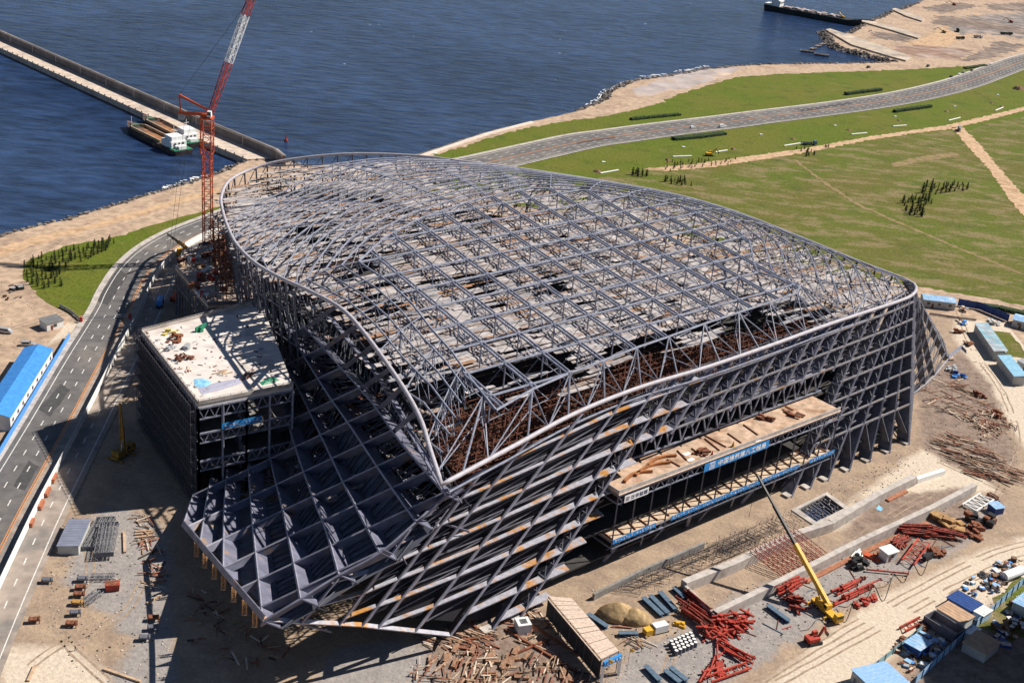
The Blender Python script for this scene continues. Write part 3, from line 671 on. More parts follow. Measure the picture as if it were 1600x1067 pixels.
# --- brown scaffold below the deck
g = MB(); rs = random.Random(5)
def scaffold(mb, poly, z0, z1, sp, zs, r=.08, jit=.25, keep=1.0):
    us = [(p-CC).dot(PU) for p in poly]; vs_ = [(p-CC).dot(PW) for p in poly]
    iu = [min(us)+sp*i for i in range(int((max(us)-min(us))/sp)+1)]; iv = [min(vs_)+sp*i for i in range(int((max(vs_)-min(vs_))/sp)+1)]
    ok = {}
    for i, u in enumerate(iu):
        for j, v in enumerate(iv):
            p = CC+PU*u+PW*v
            if inside(p, poly) and (keep < 1 or pdist(p, RG)[0] > 7) and rs.random() < keep:
                ok[i, j] = p; mb.beam(up(p, z0), up(p, z1+rs.uniform(-jit, jit*.4)*4), 2*r)
    for lev in zs:
        for (i, j), p in ok.items():
            for di, dj in ((1,0),(0,1)):
                if (i+di, j+dj) in ok: mb.beam(up(p, lev), up(ok[i+di, j+dj], lev), 2*r)
            if (i+1, j+1) in ok and rs.random() < .25: mb.beam(up(p, lev), up(ok[i+1, j+1], lev+3), 2*r)
scaffold(g, frontband, 38, 44, 2.6, (40,42,44), .11, 1.2); scaffold(g, [p for p in gaps[0]], 33, 42, 2.9, (35,38,41), .11, .6)
g.build("scaffold_towers", SCAF, hall)["kind"] = "stuff"
inner = []
for i in range(0, len(RG), 3):
    d = (V((CC.x, CC.y, 0))-up(RG[i], 0)); inner.append(up(RG[i], 0)+d.normalized()*24)
g = MB(); scaffold(g, inner, 0, 35, 6.5, (10,24,34), .11, keep=.8); g.build("inner_scaffold", SCAF, hall)["kind"] = "stuff"
# --- left facade: fins from the ridge down behind, crossed by rising blades
ridge_px = [(410,970,24),(469,935,28),(529,898,31),(593,863,35),(650,815,39.5),(700,770,43),(751,735,46)]
Apx = [[(470,505,38),(508,547,36.5),(560,605,37),(589,639,38),(625,690,40),(696,773,43)],
       [(444,505,30),(466,542,30),(511,614,30),(549,668,32),(598,742,36),(650,815,39.5)],
       [(425,540,22),(458,592,22),(506,690,24),(542,765,29),(593,863,35)],
       [(418,580,15),(435,614,16),(466,712,19),(492,785,24),(509,827,27.5),(529,898,31)],
       [(412,660,8),(426,732,12),(442,798,18),(462,898,25.5),(469,935,28)],
       [(384,672,4),(387,712,8),(396,832,16),(406,930,22),(410,970,24)],
       [(362,690,3),(356,722,6),(350,810,11.5),(348,897,16.8)],
       [(336,715,2),(328,755,6),(311,853,12.5)],
       [(303,770,4),(292,802,7.5),(285,822,9.5)]]
AL = [spline([at(*p) for p in q], 1.5) for q in Apx]
NIN = V((.84,.22,-.50)).normalized()
LIT_EDGE = mat("sunlit_fin_edge", (.24,.24,.30), .25, .6, .5)  # lighter tone run along the fin edges as if the sun caught them
for q in AL:
    g = MB().ribbon(q, NIN*4.6, .3); g.path(q[::2]+[q[-1]], .32, 4, mi=1); g.build("facade_fin", [FIN, LIT_EDGE], hall)
A0 = spline([at(*p) for p in [(455,462,46),(505,490,44),(548,540,43.5),(590,592,43.5),(618,640,44),(652,700,45),(690,766,46)]], 1.5)
MB().ribbon(A0, NIN*2.6, .3).build("facade_fin", FIN, hall)
gi = MB(); n_ = 40      # ladder members and boards just inside the skin
for qa, qb in zip([A0]+AL[:5], AL[:6]):
    for k in range(n_):
        f = k/n_; a_ = qa[int(f*(len(qa)-1))]+NIN*4.8; b_ = qb[int(f*(len(qb)-1))]+NIN*4.8; c_ = qb[int(min(1, f+1/n_)*(len(qb)-1))]+NIN*4.8
        gi.beam(a_, b_, .3)
        if k % 2: gi.beam(a_, c_, .22)
    gi.path([p+NIN*4.8 for p in qb[::6]], .28, 4); gi.path([p+NIN*7.5 for p in qa[::6]], .22, 4)
gi.build("ladder_bracing", STEEL_D, hall)
gb = MB(); rb = random.Random(17)
for k in range(420):
    qa = AL[rb.randrange(0, 5)]; p = qa[int(rb.random()**1.0*(len(qa)*.75))]; p = p+NIN*rb.uniform(7, 22)+V((rb.uniform(-2,8), rb.uniform(-4,6), rb.uniform(-3,9)))
    if p.z < 4 or p.z > 45: continue
    gb.box(p, (rb.uniform(1.5,6), rb.uniform(.5,2.2), .15), rad(42)+rb.choice([0,1.57])+rb.uniform(-.1,.1), rb.choice([0,0,1,2]))
gb.build("scaffold_boards", [MATS["deck_boards"], MATS["deck_sheeting"], SCAF], hall)["kind"] = "stuff"
g = MB(); off_ = NIN*5.2     # plated inner skin of the prow
for qa, qb in zip(AL[1:], AL[2:]):
    n2 = 14; f0 = .45
    for k in range(n2):
        fa, fb = f0+(1-f0)*k/n2, f0+(1-f0)*(k+1)/n2
        P = [qa[int(fa*(len(qa)-1))]+off_, qa[int(fb*(len(qa)-1))]+off_, qb[int(fb*(len(qb)-1))]+off_, qb[int(fa*(len(qb)-1))]+off_]
        g.add(P, [(0,1,2,3)])
g.build("inner_skin_and_shade", mat("inner_skin_steel", (.10,.105,.135), .3, .3, .6, col2=(.16,.115,.07), c2amt=.3, s2=.12), hall)
cs = list(range(735, 1175, 45))
def cross(line, c):
    pv = None
    for p in line:
        x, y = pr(p); v = y+.47*x-c
        if pv is not None and pv[1]*v <= 0: return pv[0].lerp(p, abs(pv[1])/(abs(pv[1])+abs(v)+1e-9))
        pv = (p, v)
    return None
edge = spline([at(285,822,9.5), at(348,897,16.8), at(410,970,24)], 3); RD = spline([at(*p) for p in ridge_px], 2)
ringleft = [RG[i] for i in range(len(RG)) if pr(RG[i])[0] < 700 and pr(RG[i])[1] > 440]
for c in cs:
    P = [cross(q, c) for q in reversed(AL)]
    e = cross(edge, c); r_ = cross(RD, c)
    P = [p for p in P if p is not None]
    if len(P) >= 1:
        if c > 1000 and r_ is not None and pr(r_)[0] > pr(P[-1])[0]+3: P.append(r_)
        if e is not None and pr(e)[0] < pr(P[0])[0]-3: P.insert(0, e)
        if len(P) >= 2:
            Q = []
            for a, b in zip(P, P[1:]): Q += [a, a.lerp(b, .5)]
            Q.append(P[-1]); g = MB().ribbon(Q, NIN*2.6, .25); g.path(Q, .27, 4, mi=1); g.build("facade_blade", [FIN, LIT_EDGE], hall)
    if c < 1000:   # strut from the first fin up to the ring
        P1 = cross(AL[0], c)
        if P1 is not None:
            x, y = pr(P1); tgt = min(ringleft, key=lambda q: abs(pr(q)[1]+.47*pr(q)[0]-(c-15))); MB().ribbon([P1, tgt], NIN*1.3, .3).build("facade_blade", FIN, hall)
MB().ribbon(edge, V((.45,.3,1.6)), .35).build("edge_plate", FIN, hall); MB().ribbon(RD, V((-.6,.9,-2.2)), .45).build("ridge_plate", FIN, hall)
g = MB()
for q in AL[1:7]:
    for i in range(4, len(q)-3, 7):
        p = q[i]+NIN*5; g.beam(p, p+V((11,5,-6)), .45); g.beam(p, p+V((3,13,-5)), .35)
g.build("facade_bracing", FIN, hall)
# --- front facade: leaning fins and level ledges
anchors = [((410,970,24),(410,970,24),1),((470,974,20.5),(529,898,31),1),((530,977,17),(640,823,38.8),1),((565,979,14.5),(751,735,46),1),((590,982,12.7),(825,684,50),2),((703,994,4),(980,613,50),1),((766,990,0),(1030,594,50),15),((1293,752,0),(1405,470,48),4),((1420,695,0),(1429,458,48),0)]
DL = []
for (b0, t0, n), (b1, t1, _) in zip(anchors, anchors[1:]):
    B0, B1, T0, T1 = at(*b0), at(*b1), at(*t0), at(*t1)
    for i in range(n): DL.append((B0.lerp(B1, i/n), T0.lerp(T1, i/n)))
DL.append((at(*anchors[-1][0]), at(*anchors[-1][1])))
def zon(D, z):
    b, t = D
    if z < b.z-.01 or z > t.z: return None
    return b.lerp(t, (z-b.z)/max(.01, t.z-b.z))
GALF = set()
DIN = V((-.67,.742,0))
nD = len(DL)
def dind(i): t = min(1, max(0, (i-5)/5)); return (V((.42,.9,0))*(1-t)+DIN*t).normalized()
for i, (b, t) in enumerate(DL[1:], 1):
    dp = 3.8 if i < 8 else 3.0+min(2.0, (i-12)*.14)
    tt = t-V((0,0,.9)); n = 5
    m15 = zon((b, t), 20)
    if m15 is not None and 950 < pr(m15)[0] < 1285: b = zon((b, t), 33.5); GALF.add(i)
    g = MB().ribbon([b.lerp(tt, k/n) for k in range(n+1)], [dind(i)*dp*(1-.35*k/n) for k in range(n+1)], .3); g.beam(b, tt, .5, .3, 1); g.build("facade_fin", [FIN if i < nD-8 else STEEL_D, LIT_EDGE], hall)
z = 2.0; LEDGE = mat("ledge_steel", (.20,.195,.215), .3, .8, .6, 0, col2=(.24,.15,.09), c2amt=.25, s2=.2)
while z < 48:
    g = MB(); gr = MB()
    for i in range(1, nD-1):
        a, b = zon(DL[i], z), zon(DL[i+1], z)
        if a is None or b is None: continue
        x = pr(a)[0]
        if z < 33 and i in GALF: continue
        if i > nD-8 and z < 12: continue
        dp = 3.0
        if i >= 10:      # further right the ledges are narrow box beams
            gr.beam(a+DIN*.3, b+DIN*.3, .55, .5); gr.beam(a+DIN*3, b+DIN*3, .35, .35)
            continue
        da, db = dind(i), dind(i+1); P = [a+da*.15, b+db*.15, b+db*dp, a+da*dp]; g.hexa(P+[p+V((0,0,.25)) for p in P])
        
        
    if g.v: g.build("facade_ledge", PRIMER, hall)
    if gr.v: gr.build("facade_ledge", LEDGE, hall)
    z += 5.4
g = MB()
for i in range(2, 8):
    z = 3.0
    while z < 44:
        a, b, c = zon(DL[i], z), zon(DL[i+1], z+2.7), zon(DL[i], z+2.7)
        if a is not None and b is not None and c is not None:
            d_ = dind(i); g.beam(a+d_*5.4, b+d_*5.4, .3); g.beam(c+d_*3, c+d_*5.6, .25); g.beam(c+d_*5.4, b+d_*5.4, .25)
        z += 2.7
for i in range(8, nD-1):
    z = 3.0
    while z < 46:
        a, b, c = zon(DL[i], z), zon(DL[i+1], z+2.5), zon(DL[i], z+2.5)
        if a is not None and b is not None and c is not None and not (z < 33 and i in GALF):
            g.beam(a+DIN*3, b+DIN*3, .22); g.beam(c+DIN*.4, c+DIN*3, .25); g.beam(a+DIN*.4, c+DIN*3, .2)
            g.beam(c+DIN*3, zon(DL[i+1], z+2.5)+DIN*3, .25)
        z += 2.5
g.build("facade_bracing", STEEL_D, hall)
g = MB()
for i in range(max(1, nD-13), nD):
    if i in GALF or i-1 in GALF: continue
    b, t = DL[i]; pv = DL[i-1]; q = b.lerp(t, .36) if i == nD-1 else zon(DL[i-1], 15) 
    f0 = b+(pv[0]-b)*-.05+DIN*.6; g.ribbon([f0+V((1.2,1.0,0)), zon(DL[i-1], 15)+DIN*.5 if zon(DL[i-1], 15) is not None else q], DIN*3.2, .3)
g.build("raking_legs", STEEL_D, hall)
for i in range(7, nD):
    if i not in GALF and DL[i][0].z < .5: MB().box(up(DL[i][0], .3)+DIN*1.5, (3.2, 2.6, .9), rad(42)).build("fin_footing", CONC, hall)
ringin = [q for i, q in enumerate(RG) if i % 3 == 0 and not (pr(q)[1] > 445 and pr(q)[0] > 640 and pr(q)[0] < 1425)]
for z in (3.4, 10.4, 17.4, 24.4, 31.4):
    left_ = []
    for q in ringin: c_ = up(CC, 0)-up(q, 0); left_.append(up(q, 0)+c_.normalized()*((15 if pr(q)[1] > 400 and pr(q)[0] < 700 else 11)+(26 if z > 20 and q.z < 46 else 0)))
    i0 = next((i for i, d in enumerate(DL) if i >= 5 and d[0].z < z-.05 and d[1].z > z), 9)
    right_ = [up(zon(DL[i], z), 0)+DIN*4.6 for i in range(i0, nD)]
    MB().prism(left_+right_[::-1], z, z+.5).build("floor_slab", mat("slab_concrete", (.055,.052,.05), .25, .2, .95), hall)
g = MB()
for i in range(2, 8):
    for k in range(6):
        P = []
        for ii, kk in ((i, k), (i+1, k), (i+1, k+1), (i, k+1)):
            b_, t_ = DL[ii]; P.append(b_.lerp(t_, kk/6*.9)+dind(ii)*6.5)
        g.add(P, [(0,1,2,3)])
g.build("inner_skin_and_shade", mat("painted_shade", (.018,.018,.024), .3, .3, .8), hall)  # near-black sheets standing in for the deep shade behind the front fins
# edge under the left half of the front facade
bl = [d[0] for d in DL[:9] if d[0].z > .5]; MB().ribbon(bl, V((-.5,.9,.5)), .4).build("edge_plate", PRIMER, hall)
# --- right hand prow
tops = [at(1431,456,48), at(1431,452,48), at(1430,449,48), at(1426,445,48), at(1420,441,48)]; bots = [at(1428,614,7), at(1446,600,8.5), at(1461,586,9.5), at(1482,560,11), at(1478,538,14)]
for a, b in zip(tops, bots): MB().ribbon([a.lerp(b, k/6) for k in range(7)], V((-2.2,.6,-.3)), .3).build("facade_fin", STEEL_D, hall)
g = MB()
al2 = [(DL[-1][1], DL[-1][0])]+list(zip(tops, bots))
for k in range(1, 9):
    f = k/8
    for (a, b), (c, d) in zip(al2, al2[1:]):
        p, q = a.lerp(b, f*.98), c.lerp(d, max(.05, f-.09)); g.beam(p, q, .55, .4); p2, q2 = p+V((-1.8,.8,0)), q+V((-1.8,.8,0)); g.beam(p2, q2, .3); g.beam(p, q2, .2)
g.build("prow_lattice", STEEL_D, hall)
MB().ribbon([bots[0]+V((-3,-1,-1)), bots[0], bots[1], bots[2], bots[3]], V((-.4,.3,-1.3)), .4).build("edge_plate", STEEL, hall)
MB().ribbon([bots[3], at(1502,545,10), at(1510,553,9)], V((0,.8,1.2)), .3).build("edge_plate", STEEL, hall)
# --- perimeter frame round the back
g = MB(); idx = [i for i in range(len(RG)) if (pr(RG[i])[1] < 445 and pr(RG[i])[0] < 1400)]
pv = None
for i in idx[::2]:
    p = RG[i]; d = (up(CC, 0)-up(p, 0)).normalized(); b = up(p, 0)+d*4; c2 = p+d*9-V((0,0,4)); b2 = up(p, 0)+d*13
    g.beam(p, b, .55); g.beam(c2, b2, .5)
    for z in (10, 20, 30, 40): g.beam(p.lerp(b, 1-z/50), c2.lerp(b2, 1-z/48), .3)
    if pv:
        for z in (10, 20, 30, 40):
            f = max(0, 1-z/50); g.beam(pv[0].lerp(pv[1], f), p.lerp(b, f), .35); g.beam(pv[2].lerp(pv[3], f), c2.lerp(b2, f), .3); g.beam(pv[0].lerp(pv[1], f), p.lerp(b, max(0, f-.2)), .25); g.beam(pv[2].lerp(pv[3], f), c2.lerp(b2, max(0, f-.2)), .25)
    pv = (p, b, c2, b2)
g.build("perimeter_frame", STEEL_D, hall)
# --- side platforms
def platform(name, px, z, low, sc_edges):
    P = ats(px, z); e = thing_part(name); 
    return P
def part_empty(name, loc):
    o = bpy.data.objects.new(name, None); COL.objects.link(o); o.parent = hall; o.location = V(loc)-hall.location; o.matrix_basis = M.Translation(V(loc)-V(hall.location)); o.empty_display_size = 1; return o
p1 = part_empty("side_platform", (-88, 345, 0))
P1 = [at(222,520,32), at(310,632,32), at(458,603,32), at(408,472,32)]; P1 = [up(p, 0) for p in P1]
MB().prism(P1, 30.8, 32).build("deck", mat("platform_slab", (.60,.55,.52), .14, .25, .95, col2=(.48,.43,.40), c2amt=.4, s2=.08), p1)
g = MB()
for a, b in ((P1[0], P1[1]), (P1[1], P1[2]), (P1[3], P1[0])):
    g.beam(up(a, 32.5), up(b, 32.5), .3, 1.1); n = int((b-a).length/3)
    for k in range(n+1): p = a.lerp(b, k/n); g.beam(up(p, 32.02), up(p, 33.6), .14)
    g.beam(up(a, 33.5), up(b, 33.5), .1)
g.build("parapet", CONC, p1)
g = MB()
for a, b in ((P1[0], P1[1]), (P1[1], P1[2]), (P1[3], P1[0]), (P1[0].lerp(P1[3], .5), P1[1].lerp(P1[2], .5))):
    for zt, zb in ((30.6, 27.2), (22.5, 19.5), (13.5, 10.5)):
        g.beam(up(a, zt), up(b, zt), .5); g.beam(up(a, zb), up(b, zb), .4); n = int((b-a).length/3.2)
        for k in range(n): p, q, r = a.lerp(b, k/n), a.lerp(b, (k+.5)/n), a.lerp(b, (k+1)/n); g.beam(up(p, zt), up(q, zb), .25); g.beam(up(q, zb), up(r, zt), .25)
    n = int((b-a).length/7)
    for k in range(n+1): p = a.lerp(b, k/n); g.beam(up(p, 0), up(p, 30.8), .6)
g.build("truss_frame", STEEL, p1)
for z in (18.8, 8.8): MB().prism([P1[0].lerp(P1[2], .04), P1[1].lerp(P1[3], .04), P1[2].lerp(P1[0], .02), P1[3].lerp(P1[1], .04)], z, z+.5).build("lower_deck", CONCD, p1)
g = MB(); gn = MB()
for a, b in ((P1[0], P1[1]), (P1[3], P1[0])):
    nn = V(((b-a).y, -(b-a).x, 0)).normalized(); nn *= 1 if nn.dot(a-up(CC, 0)) > 0 else -1
    n = int((b-a).length/2)
    for k in range(n+1):
        p = a.lerp(b, k/n)
        for o_ in (1.0, 2.4): g.beam(up(p+nn*o_, 0), up(p+nn*o_, 33.5 if o_ < 2 else 32.5), .12)
        for z in range(2, 33, 4): g.beam(up(p+nn, z), up(p+nn*2.4, z), .1)
    for z in range(2, 33, 2):
        for o_ in (1.0, 2.4): g.beam(up(a+nn*o_, z), up(b+nn*o_, z), .1)
        if z % 4 == 2: g.hexa([up(a+nn*1.1, z), up(b+nn*1.1, z), up(b+nn*2.3, z), up(a+nn*2.3, z), up(a+nn*1.1, z+.08), up(b+nn*1.1, z+.08), up(b+nn*2.3, z+.08), up(a+nn*2.3, z+.08)], 1)
    gn.beam(up(a+nn*.8, 15), up(b+nn*.8, 15), .06, 29)
g.build("side_scaffold", [mat("dark_scaffold", (.075,.07,.08), .4, 1, .8), mat("shaded_boards", (.13,.11,.10), .4, 1, .9)], p1); gn.build("netting", NET, p1)  # pipe and board colours darkened to stand in for this side's shade
p2 = part_empty("side_platform", (-115, 435, 0))
P2 = [up(at(*q), 0) for q in [(274,417,20),(286,396,20),(312,384,20),(352,376,20),(400,440,20),(402,474,20),(325,477,20)]]
MB().prism(P2, 18.8, 20).build("deck", mat("platform_slab_dusty", (.42,.33,.27), .25, .25, .95), p2)
g = MB()
for i in range(len(P2)):
    a, b = P2[i], P2[(i+1) % len(P2)]; g.beam(up(a, 20.6), up(b, 20.6), .3, 1.1); g.beam(up(a, 18.4), up(b, 18.4), .5); g.beam(up(a, 13), up(b, 13), .4); n = max(1, int((b-a).length/3.5))
    for k in range(n): p, q, r = a.lerp(b, k/n), a.lerp(b, (k+.5)/n), a.lerp(b, (k+1)/n); g.beam(up(p, 18.4), up(q, 13), .25); g.beam(up(q, 13), up(r, 18.4), .25); g.beam(up(p, 0), up(p, 18.6), .4)
g.build("truss_frame", STEEL_D, p2)
# --- gallery hanging from the front facade
F0, F1 = V((33.1,303.0,0)), V((106.5,369.2,0)); GU = (F1-F0).normalized(); GN = V((-GU.y, GU.x, 0))
ga = part_empty("front_gallery", (F0.x, F0.y, 0)); GD = 11.0; GL = (F1-F0).length
def gp(t, d, z): return up(F0+GU*t+GN*d, z)
def gslab(z0, z1, d0=0, d1=GD, t0=0, t1=None): t1 = GL if t1 is None else t1; return [gp(t0, d0, z0), gp(t1, d0, z0), gp(t1, d1, z0), gp(t0, d1, z0), gp(t0, d0, z1), gp(t1, d0, z1), gp(t1, d1, z1), gp(t0, d1, z1)]
MB().hexa(gslab(24.2, 25)).build("deck", mat("gallery_formwork", (.46,.33,.24), .3, .5, .95, col2=(.33,.20,.13), c2amt=.5, s2=.12), ga)
MB().hexa(gslab(9.2, 9.8)).build("lower_deck", mat("gallery_floor", (.52,.40,.29), .2, .6, .95), ga)
g = MB()
for z0 in (25.5,): g.beam(gp(-.2, -.05, z0), gp(GL, -.05, z0), .25, 1.1); g.beam(gp(-.2, 0, z0), gp(-.2, GD, z0), .25, 1.1)
g.build("parapet", CONC, ga)
MB().beam(gp(-.4, -.35, 24.75), gp(GL, -.35, 24.75), .35, .25).build("edge_board", WOODP, ga)
g = MB()
for zt, zb in ((24.0, 21.6), (9.1, 7.2)):
    for d in (0, GD):
        g.beam(gp(0, d, zt), gp(GL, d, zt), .35); g.beam(gp(0, d, zb), gp(GL, d, zb), .35); n = 24
        for k in range(n): t = GL/n*k; g.beam(gp(t, d, zt), gp(t+GL/n/2, d, zb), .16); g.beam(gp(t+GL/n/2, d, zb), gp(t+GL/n, d, zt), .16)
    g.beam(gp(0, 0, zt), gp(0, GD, zt), .35); g.beam(gp(0, 0, zb), gp(0, GD, zb), .35)
g.build("truss_frame", STEEL, ga)
for k in range(15):
    t = GL*k/14; MB().beam(gp(t, 0.05, 7.2), gp(t, .05, 24.1), .38).build("post", STEEL_D, ga)
g = MB()
for k in range(22): t = GL*k/21.5; g.beam(gp(t+.3, .4, 10.05), gp(t+R.uniform(.5,2.8), GD-R.uniform(.3,4), 10.05), .26)
g.build("floor_joists", SCAF, ga)
g = MB()
for k in range(10):
    t = GL*(k+.4)/10; g.beam(gp(t, 1, 7), gp(t+(3 if k % 2 else -2), 4, 0), .5 if k % 3 else .9); g.beam(gp(t, 1, 7), gp(t-4, 7, 0), .3); g.beam(gp(t, GD, 24), gp(t, GD, 0), .6)
g.build("props", STEEL, ga)
# tall truss behind the gallery deck
g = MB(); 
for d, zt, zb in ((GD, 33.5, 26.0),):
    g.beam(gp(-4, d, zt), gp(GL+4, d, zt), .7); g.beam(gp(-4, d, zb), gp(GL+4, d, zb), .5); n = 20
    for k in range(n): t = -4+(GL+8)/n*k; q = (GL+8)/n; g.beam(gp(t, d, zt), gp(t+q/2, d, zb), .4); g.beam(gp(t+q/2, d, zb), gp(t+q, d, zt), .4)
g.build("back_truss", STEEL, ga)
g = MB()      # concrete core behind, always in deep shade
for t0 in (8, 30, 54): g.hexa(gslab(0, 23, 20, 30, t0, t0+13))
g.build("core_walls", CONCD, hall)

g = MB(); P2s = [up(at(*q), 0) for q in [(322,392,20),(352,378,20),(398,440,20),(400,470,20),(340,476,20)]]
scaffold(g, P2s, 20, 36, 4.0, (24,29,34), .13, keep=.75); g.build("rear_scaffold", SCAF, hall)["kind"] = "stuff"
g = MB(); q = random.Random(77)
for k in range(160):
    p = P1[0].lerp(P1[1], q.random()).lerp(P1[3].lerp(P1[2], q.random()), q.random()**1.4*.95); g.box(up(p, 32.1), (q.uniform(.2,1.6), q.uniform(.1,.6), q.uniform(.1,.4)), q.uniform(0,3), q.choice([0,1,2]))
g.build("deck_litter", [SCAF, GREYP, WOODP], p1)["kind"] = "stuff"
# ================================================================== THINGS
def heading(p, q): return math.atan2(q.y-p.y, q.x-p.x)
def hwdir(p):
    i = min(range(1, len(CL)-1), key=lambda i: (CL[i]-p).length); return heading(CL[i-1], CL[i+1])
def wheels(t, xs, y, r=.34, wdt=.22):
    for x in xs:
        for s in (-1, 1):
            w_ = MB().tube((x, s*(y-wdt), r), (x, s*y, r), r, 12).build("wheel", TYRE, t, world=False); MB().tube((x, s*(y-.02), r), (x, s*(y+.015), r), r*.5, 8).build("rim", GREYP, w_, world=False)
def car(name, label, loc, rz, paint, kind="saloon", group=None):
    L, W, H = {"saloon": (4.6,1.8,1.45), "van": (5.0,1.85,2.0), "hatch": (4.0,1.7,1.5), "jeep": (4.6,1.85,1.8)}[kind]
    t = thing(name, label, "van" if kind == "van" else "car", loc, rz, group)
    prof = {"saloon": [(-2.3,.35),(-2.3,.85),(-1.6,.95),(-1.0,1.42),(.5,1.42),(1.15,.98),(2.1,.82),(2.3,.6),(2.3,.35)],
            "van": [(-2.5,.35),(-2.5,1.1),(-2.4,1.95),(1.2,1.97),(1.9,1.25),(2.4,1.05),(2.5,.7),(2.5,.35)],
            "hatch": [(-2.0,.35),(-2.0,.95),(-1.7,1.45),(.4,1.48),(1.0,1.0),(1.9,.8),(2.0,.35)],
            "jeep": [(-2.3,.4),(-2.3,1.05),(-2.1,1.78),(.5,1.8),(1.0,1.12),(2.2,1.0),(2.3,.4)]}[kind]
    g = MB(); k = len(prof); P = []
    for s in (-1, 1):
        for x, z in prof: P.append(V((x, s*(W/2-(.16 if z > 1.1 else 0)), z)))
    g.add(P, [(i, (i+1) % k, k+(i+1) % k, k+i) for i in range(k)]); T = tessellate_polygon([[V((x, z, 0)) for x, z in prof]])
    for a, b, c in T: g.add(P, [(a, b, c), (k+c, k+b, k+a)])
    g.build("body", paint, t, world=False)
    h0, h1 = (1.2, 1.75) if kind == "van" else (1.02, H-.12); xb, xf = {"saloon": (-1.35,.85), "van": (-2.2,1.35), "hatch": (-1.6,.75), "jeep": (-2.0,.7)}[kind]
    for s in (-1, 1): MB().box(((xb+xf)/2, s*(W/2-.06), (h0+h1)/2), (xf-xb-.4, .1, h1-h0-.06)).build("side_window", GLASS, t, world=False)
    MB().hexa([V((xf+.02,-W*.4,h0+.02)), V((xf+.42,-W*.4,h0)), V((xf+.42,W*.4,h0)), V((xf+.02,W*.4,h0+.02)), V((xf-.28,-W*.36,h1+.04)), V((xf+.0,-W*.36,h1+.05)), V((xf+.0,W*.36,h1+.05)), V((xf-.28,W*.36,h1+.04))]).build("windscreen", GLASS, t, world=False)
    wheels(t, (-L*.3, L*.3), W/2); return t
def truck(name, label, loc, rz, cabm, bedm, kind="flat", L=9.0, cat="truck", group=None):
    t = thing(name, label, cat, loc, rz, group)
    MB().box((0, 0, .8), (L, 1.0, .35)).build("chassis", BLACK, t, world=False)
    cb = MB().add([(L/2-2.1,-1.2,.8),(L/2,-1.2,.8),(L/2,1.2,.8),(L/2-2.1,1.2,.8),(L/2-2.1,-1.2,3.0),(L/2-.3,-1.15,3.0),(L/2-.3,1.15,3.0),(L/2-2.1,1.2,3.0)], [(3,2,1,0),(4,5,6,7),(0,1,5,4),(1,2,6,5),(2,3,7,6),(3,0,4,7)]).build("cab", cabm, t, world=False)
    MB().hexa([V((L/2-.02,-1.0,1.8)), V((L/2+.04,-1.0,1.8)), V((L/2+.04,1.0,1.8)), V((L/2-.02,1.0,1.8)), V((L/2-.24,-.95,2.75)), V((L/2-.18,-.95,2.75)), V((L/2-.18,.95,2.75)), V((L/2-.24,.95,2.75))]).build("windscreen", GLASS, cb, world=False)
    x0, x1 = -L/2, L/2-2.4
    if kind == "flat":
        g = MB().box(((x0+x1)/2, 0, 1.1), (x1-x0, 2.4, .2))
        for s in (-1, 1): g.box(((x0+x1)/2, s*1.2, 1.45), (x1-x0, .08, .6))
        g.build("bed", bedm, t, world=False)
    elif kind == "tip":
        g = MB().box(((x0+x1)/2, 0, 1.2), (x1-x0, 2.4, .25))
        for s in (-1, 1): g.box(((x0+x1)/2, s*1.2, 1.9), (x1-x0, .1, 1.4))
        g.box((x0, 0, 1.9), (.1, 2.4, 1.4)); g.box((x1, 0, 2.1), (.1, 2.4, 1.8)); g.build("bed", bedm, t, world=False)
    elif kind == "mixer":
        g = MB(); g.tube((x0+.3, 0, 2.5), (x0+2.0, 0, 2.2), .7, 12, 1.35); g.tube((x0+2.0, 0, 2.2), (x1-1.5, 0, 2.0), 1.35, 12, 1.25); g.tube((x1-1.5, 0, 2.0), (x1, 0, 1.8), 1.25, 12, .5); g.build("drum", bedm, t, world=False)
    wheels(t, (-L*.36, -L*.22, L*.32), 1.2, .5, .35); return t
def excavator(name, label, loc, rz, paint, reach=1.0, cat="excavator", group=None):
    t = thing(name, label, cat, loc, rz, group)
    for s in (-1, 1):
        MB().box((0, s*1.25, .45), (4.0, .55, .9)).build("track", BLACK, t, world=False)
    MB().box((-.5, 0, 1.6), (3.4, 2.6, 1.1)).build("body", paint, t, world=False)
    c = MB().box((.6, .8, 2.5), (1.5, 1.0, 1.3), 0, 0, .85).build("cab", paint, t, world=False); MB().box((1.32, .8, 2.6), (.08, .8, .8)).build("window", GLASS, c, world=False)
    a, b, d = V((1.2,-.2,1.8)), V((1.2+3.2*reach,-.2,4.8)), V((1.2+5.2*reach,-.2,2.6))
    MB().beam(a, b, .45, .6).build("boom", paint, t, world=False); MB().beam(b, d, .35, .45).build("arm", paint, t, world=False)
    MB().add([d+V((-.3,-.6,.2)), d+V((.6,-.6,.1)), d+V((.3,-.6,-.9)), d+V((-.3,.6,.2)), d+V((.6,.6,.1)), d+V((.3,.6,-.9))], [(0,1,2),(3,5,4),(0,3,4,1),(1,4,5,2),(2,5,3,0)]).build("bucket", BLACK, t, world=False); return t
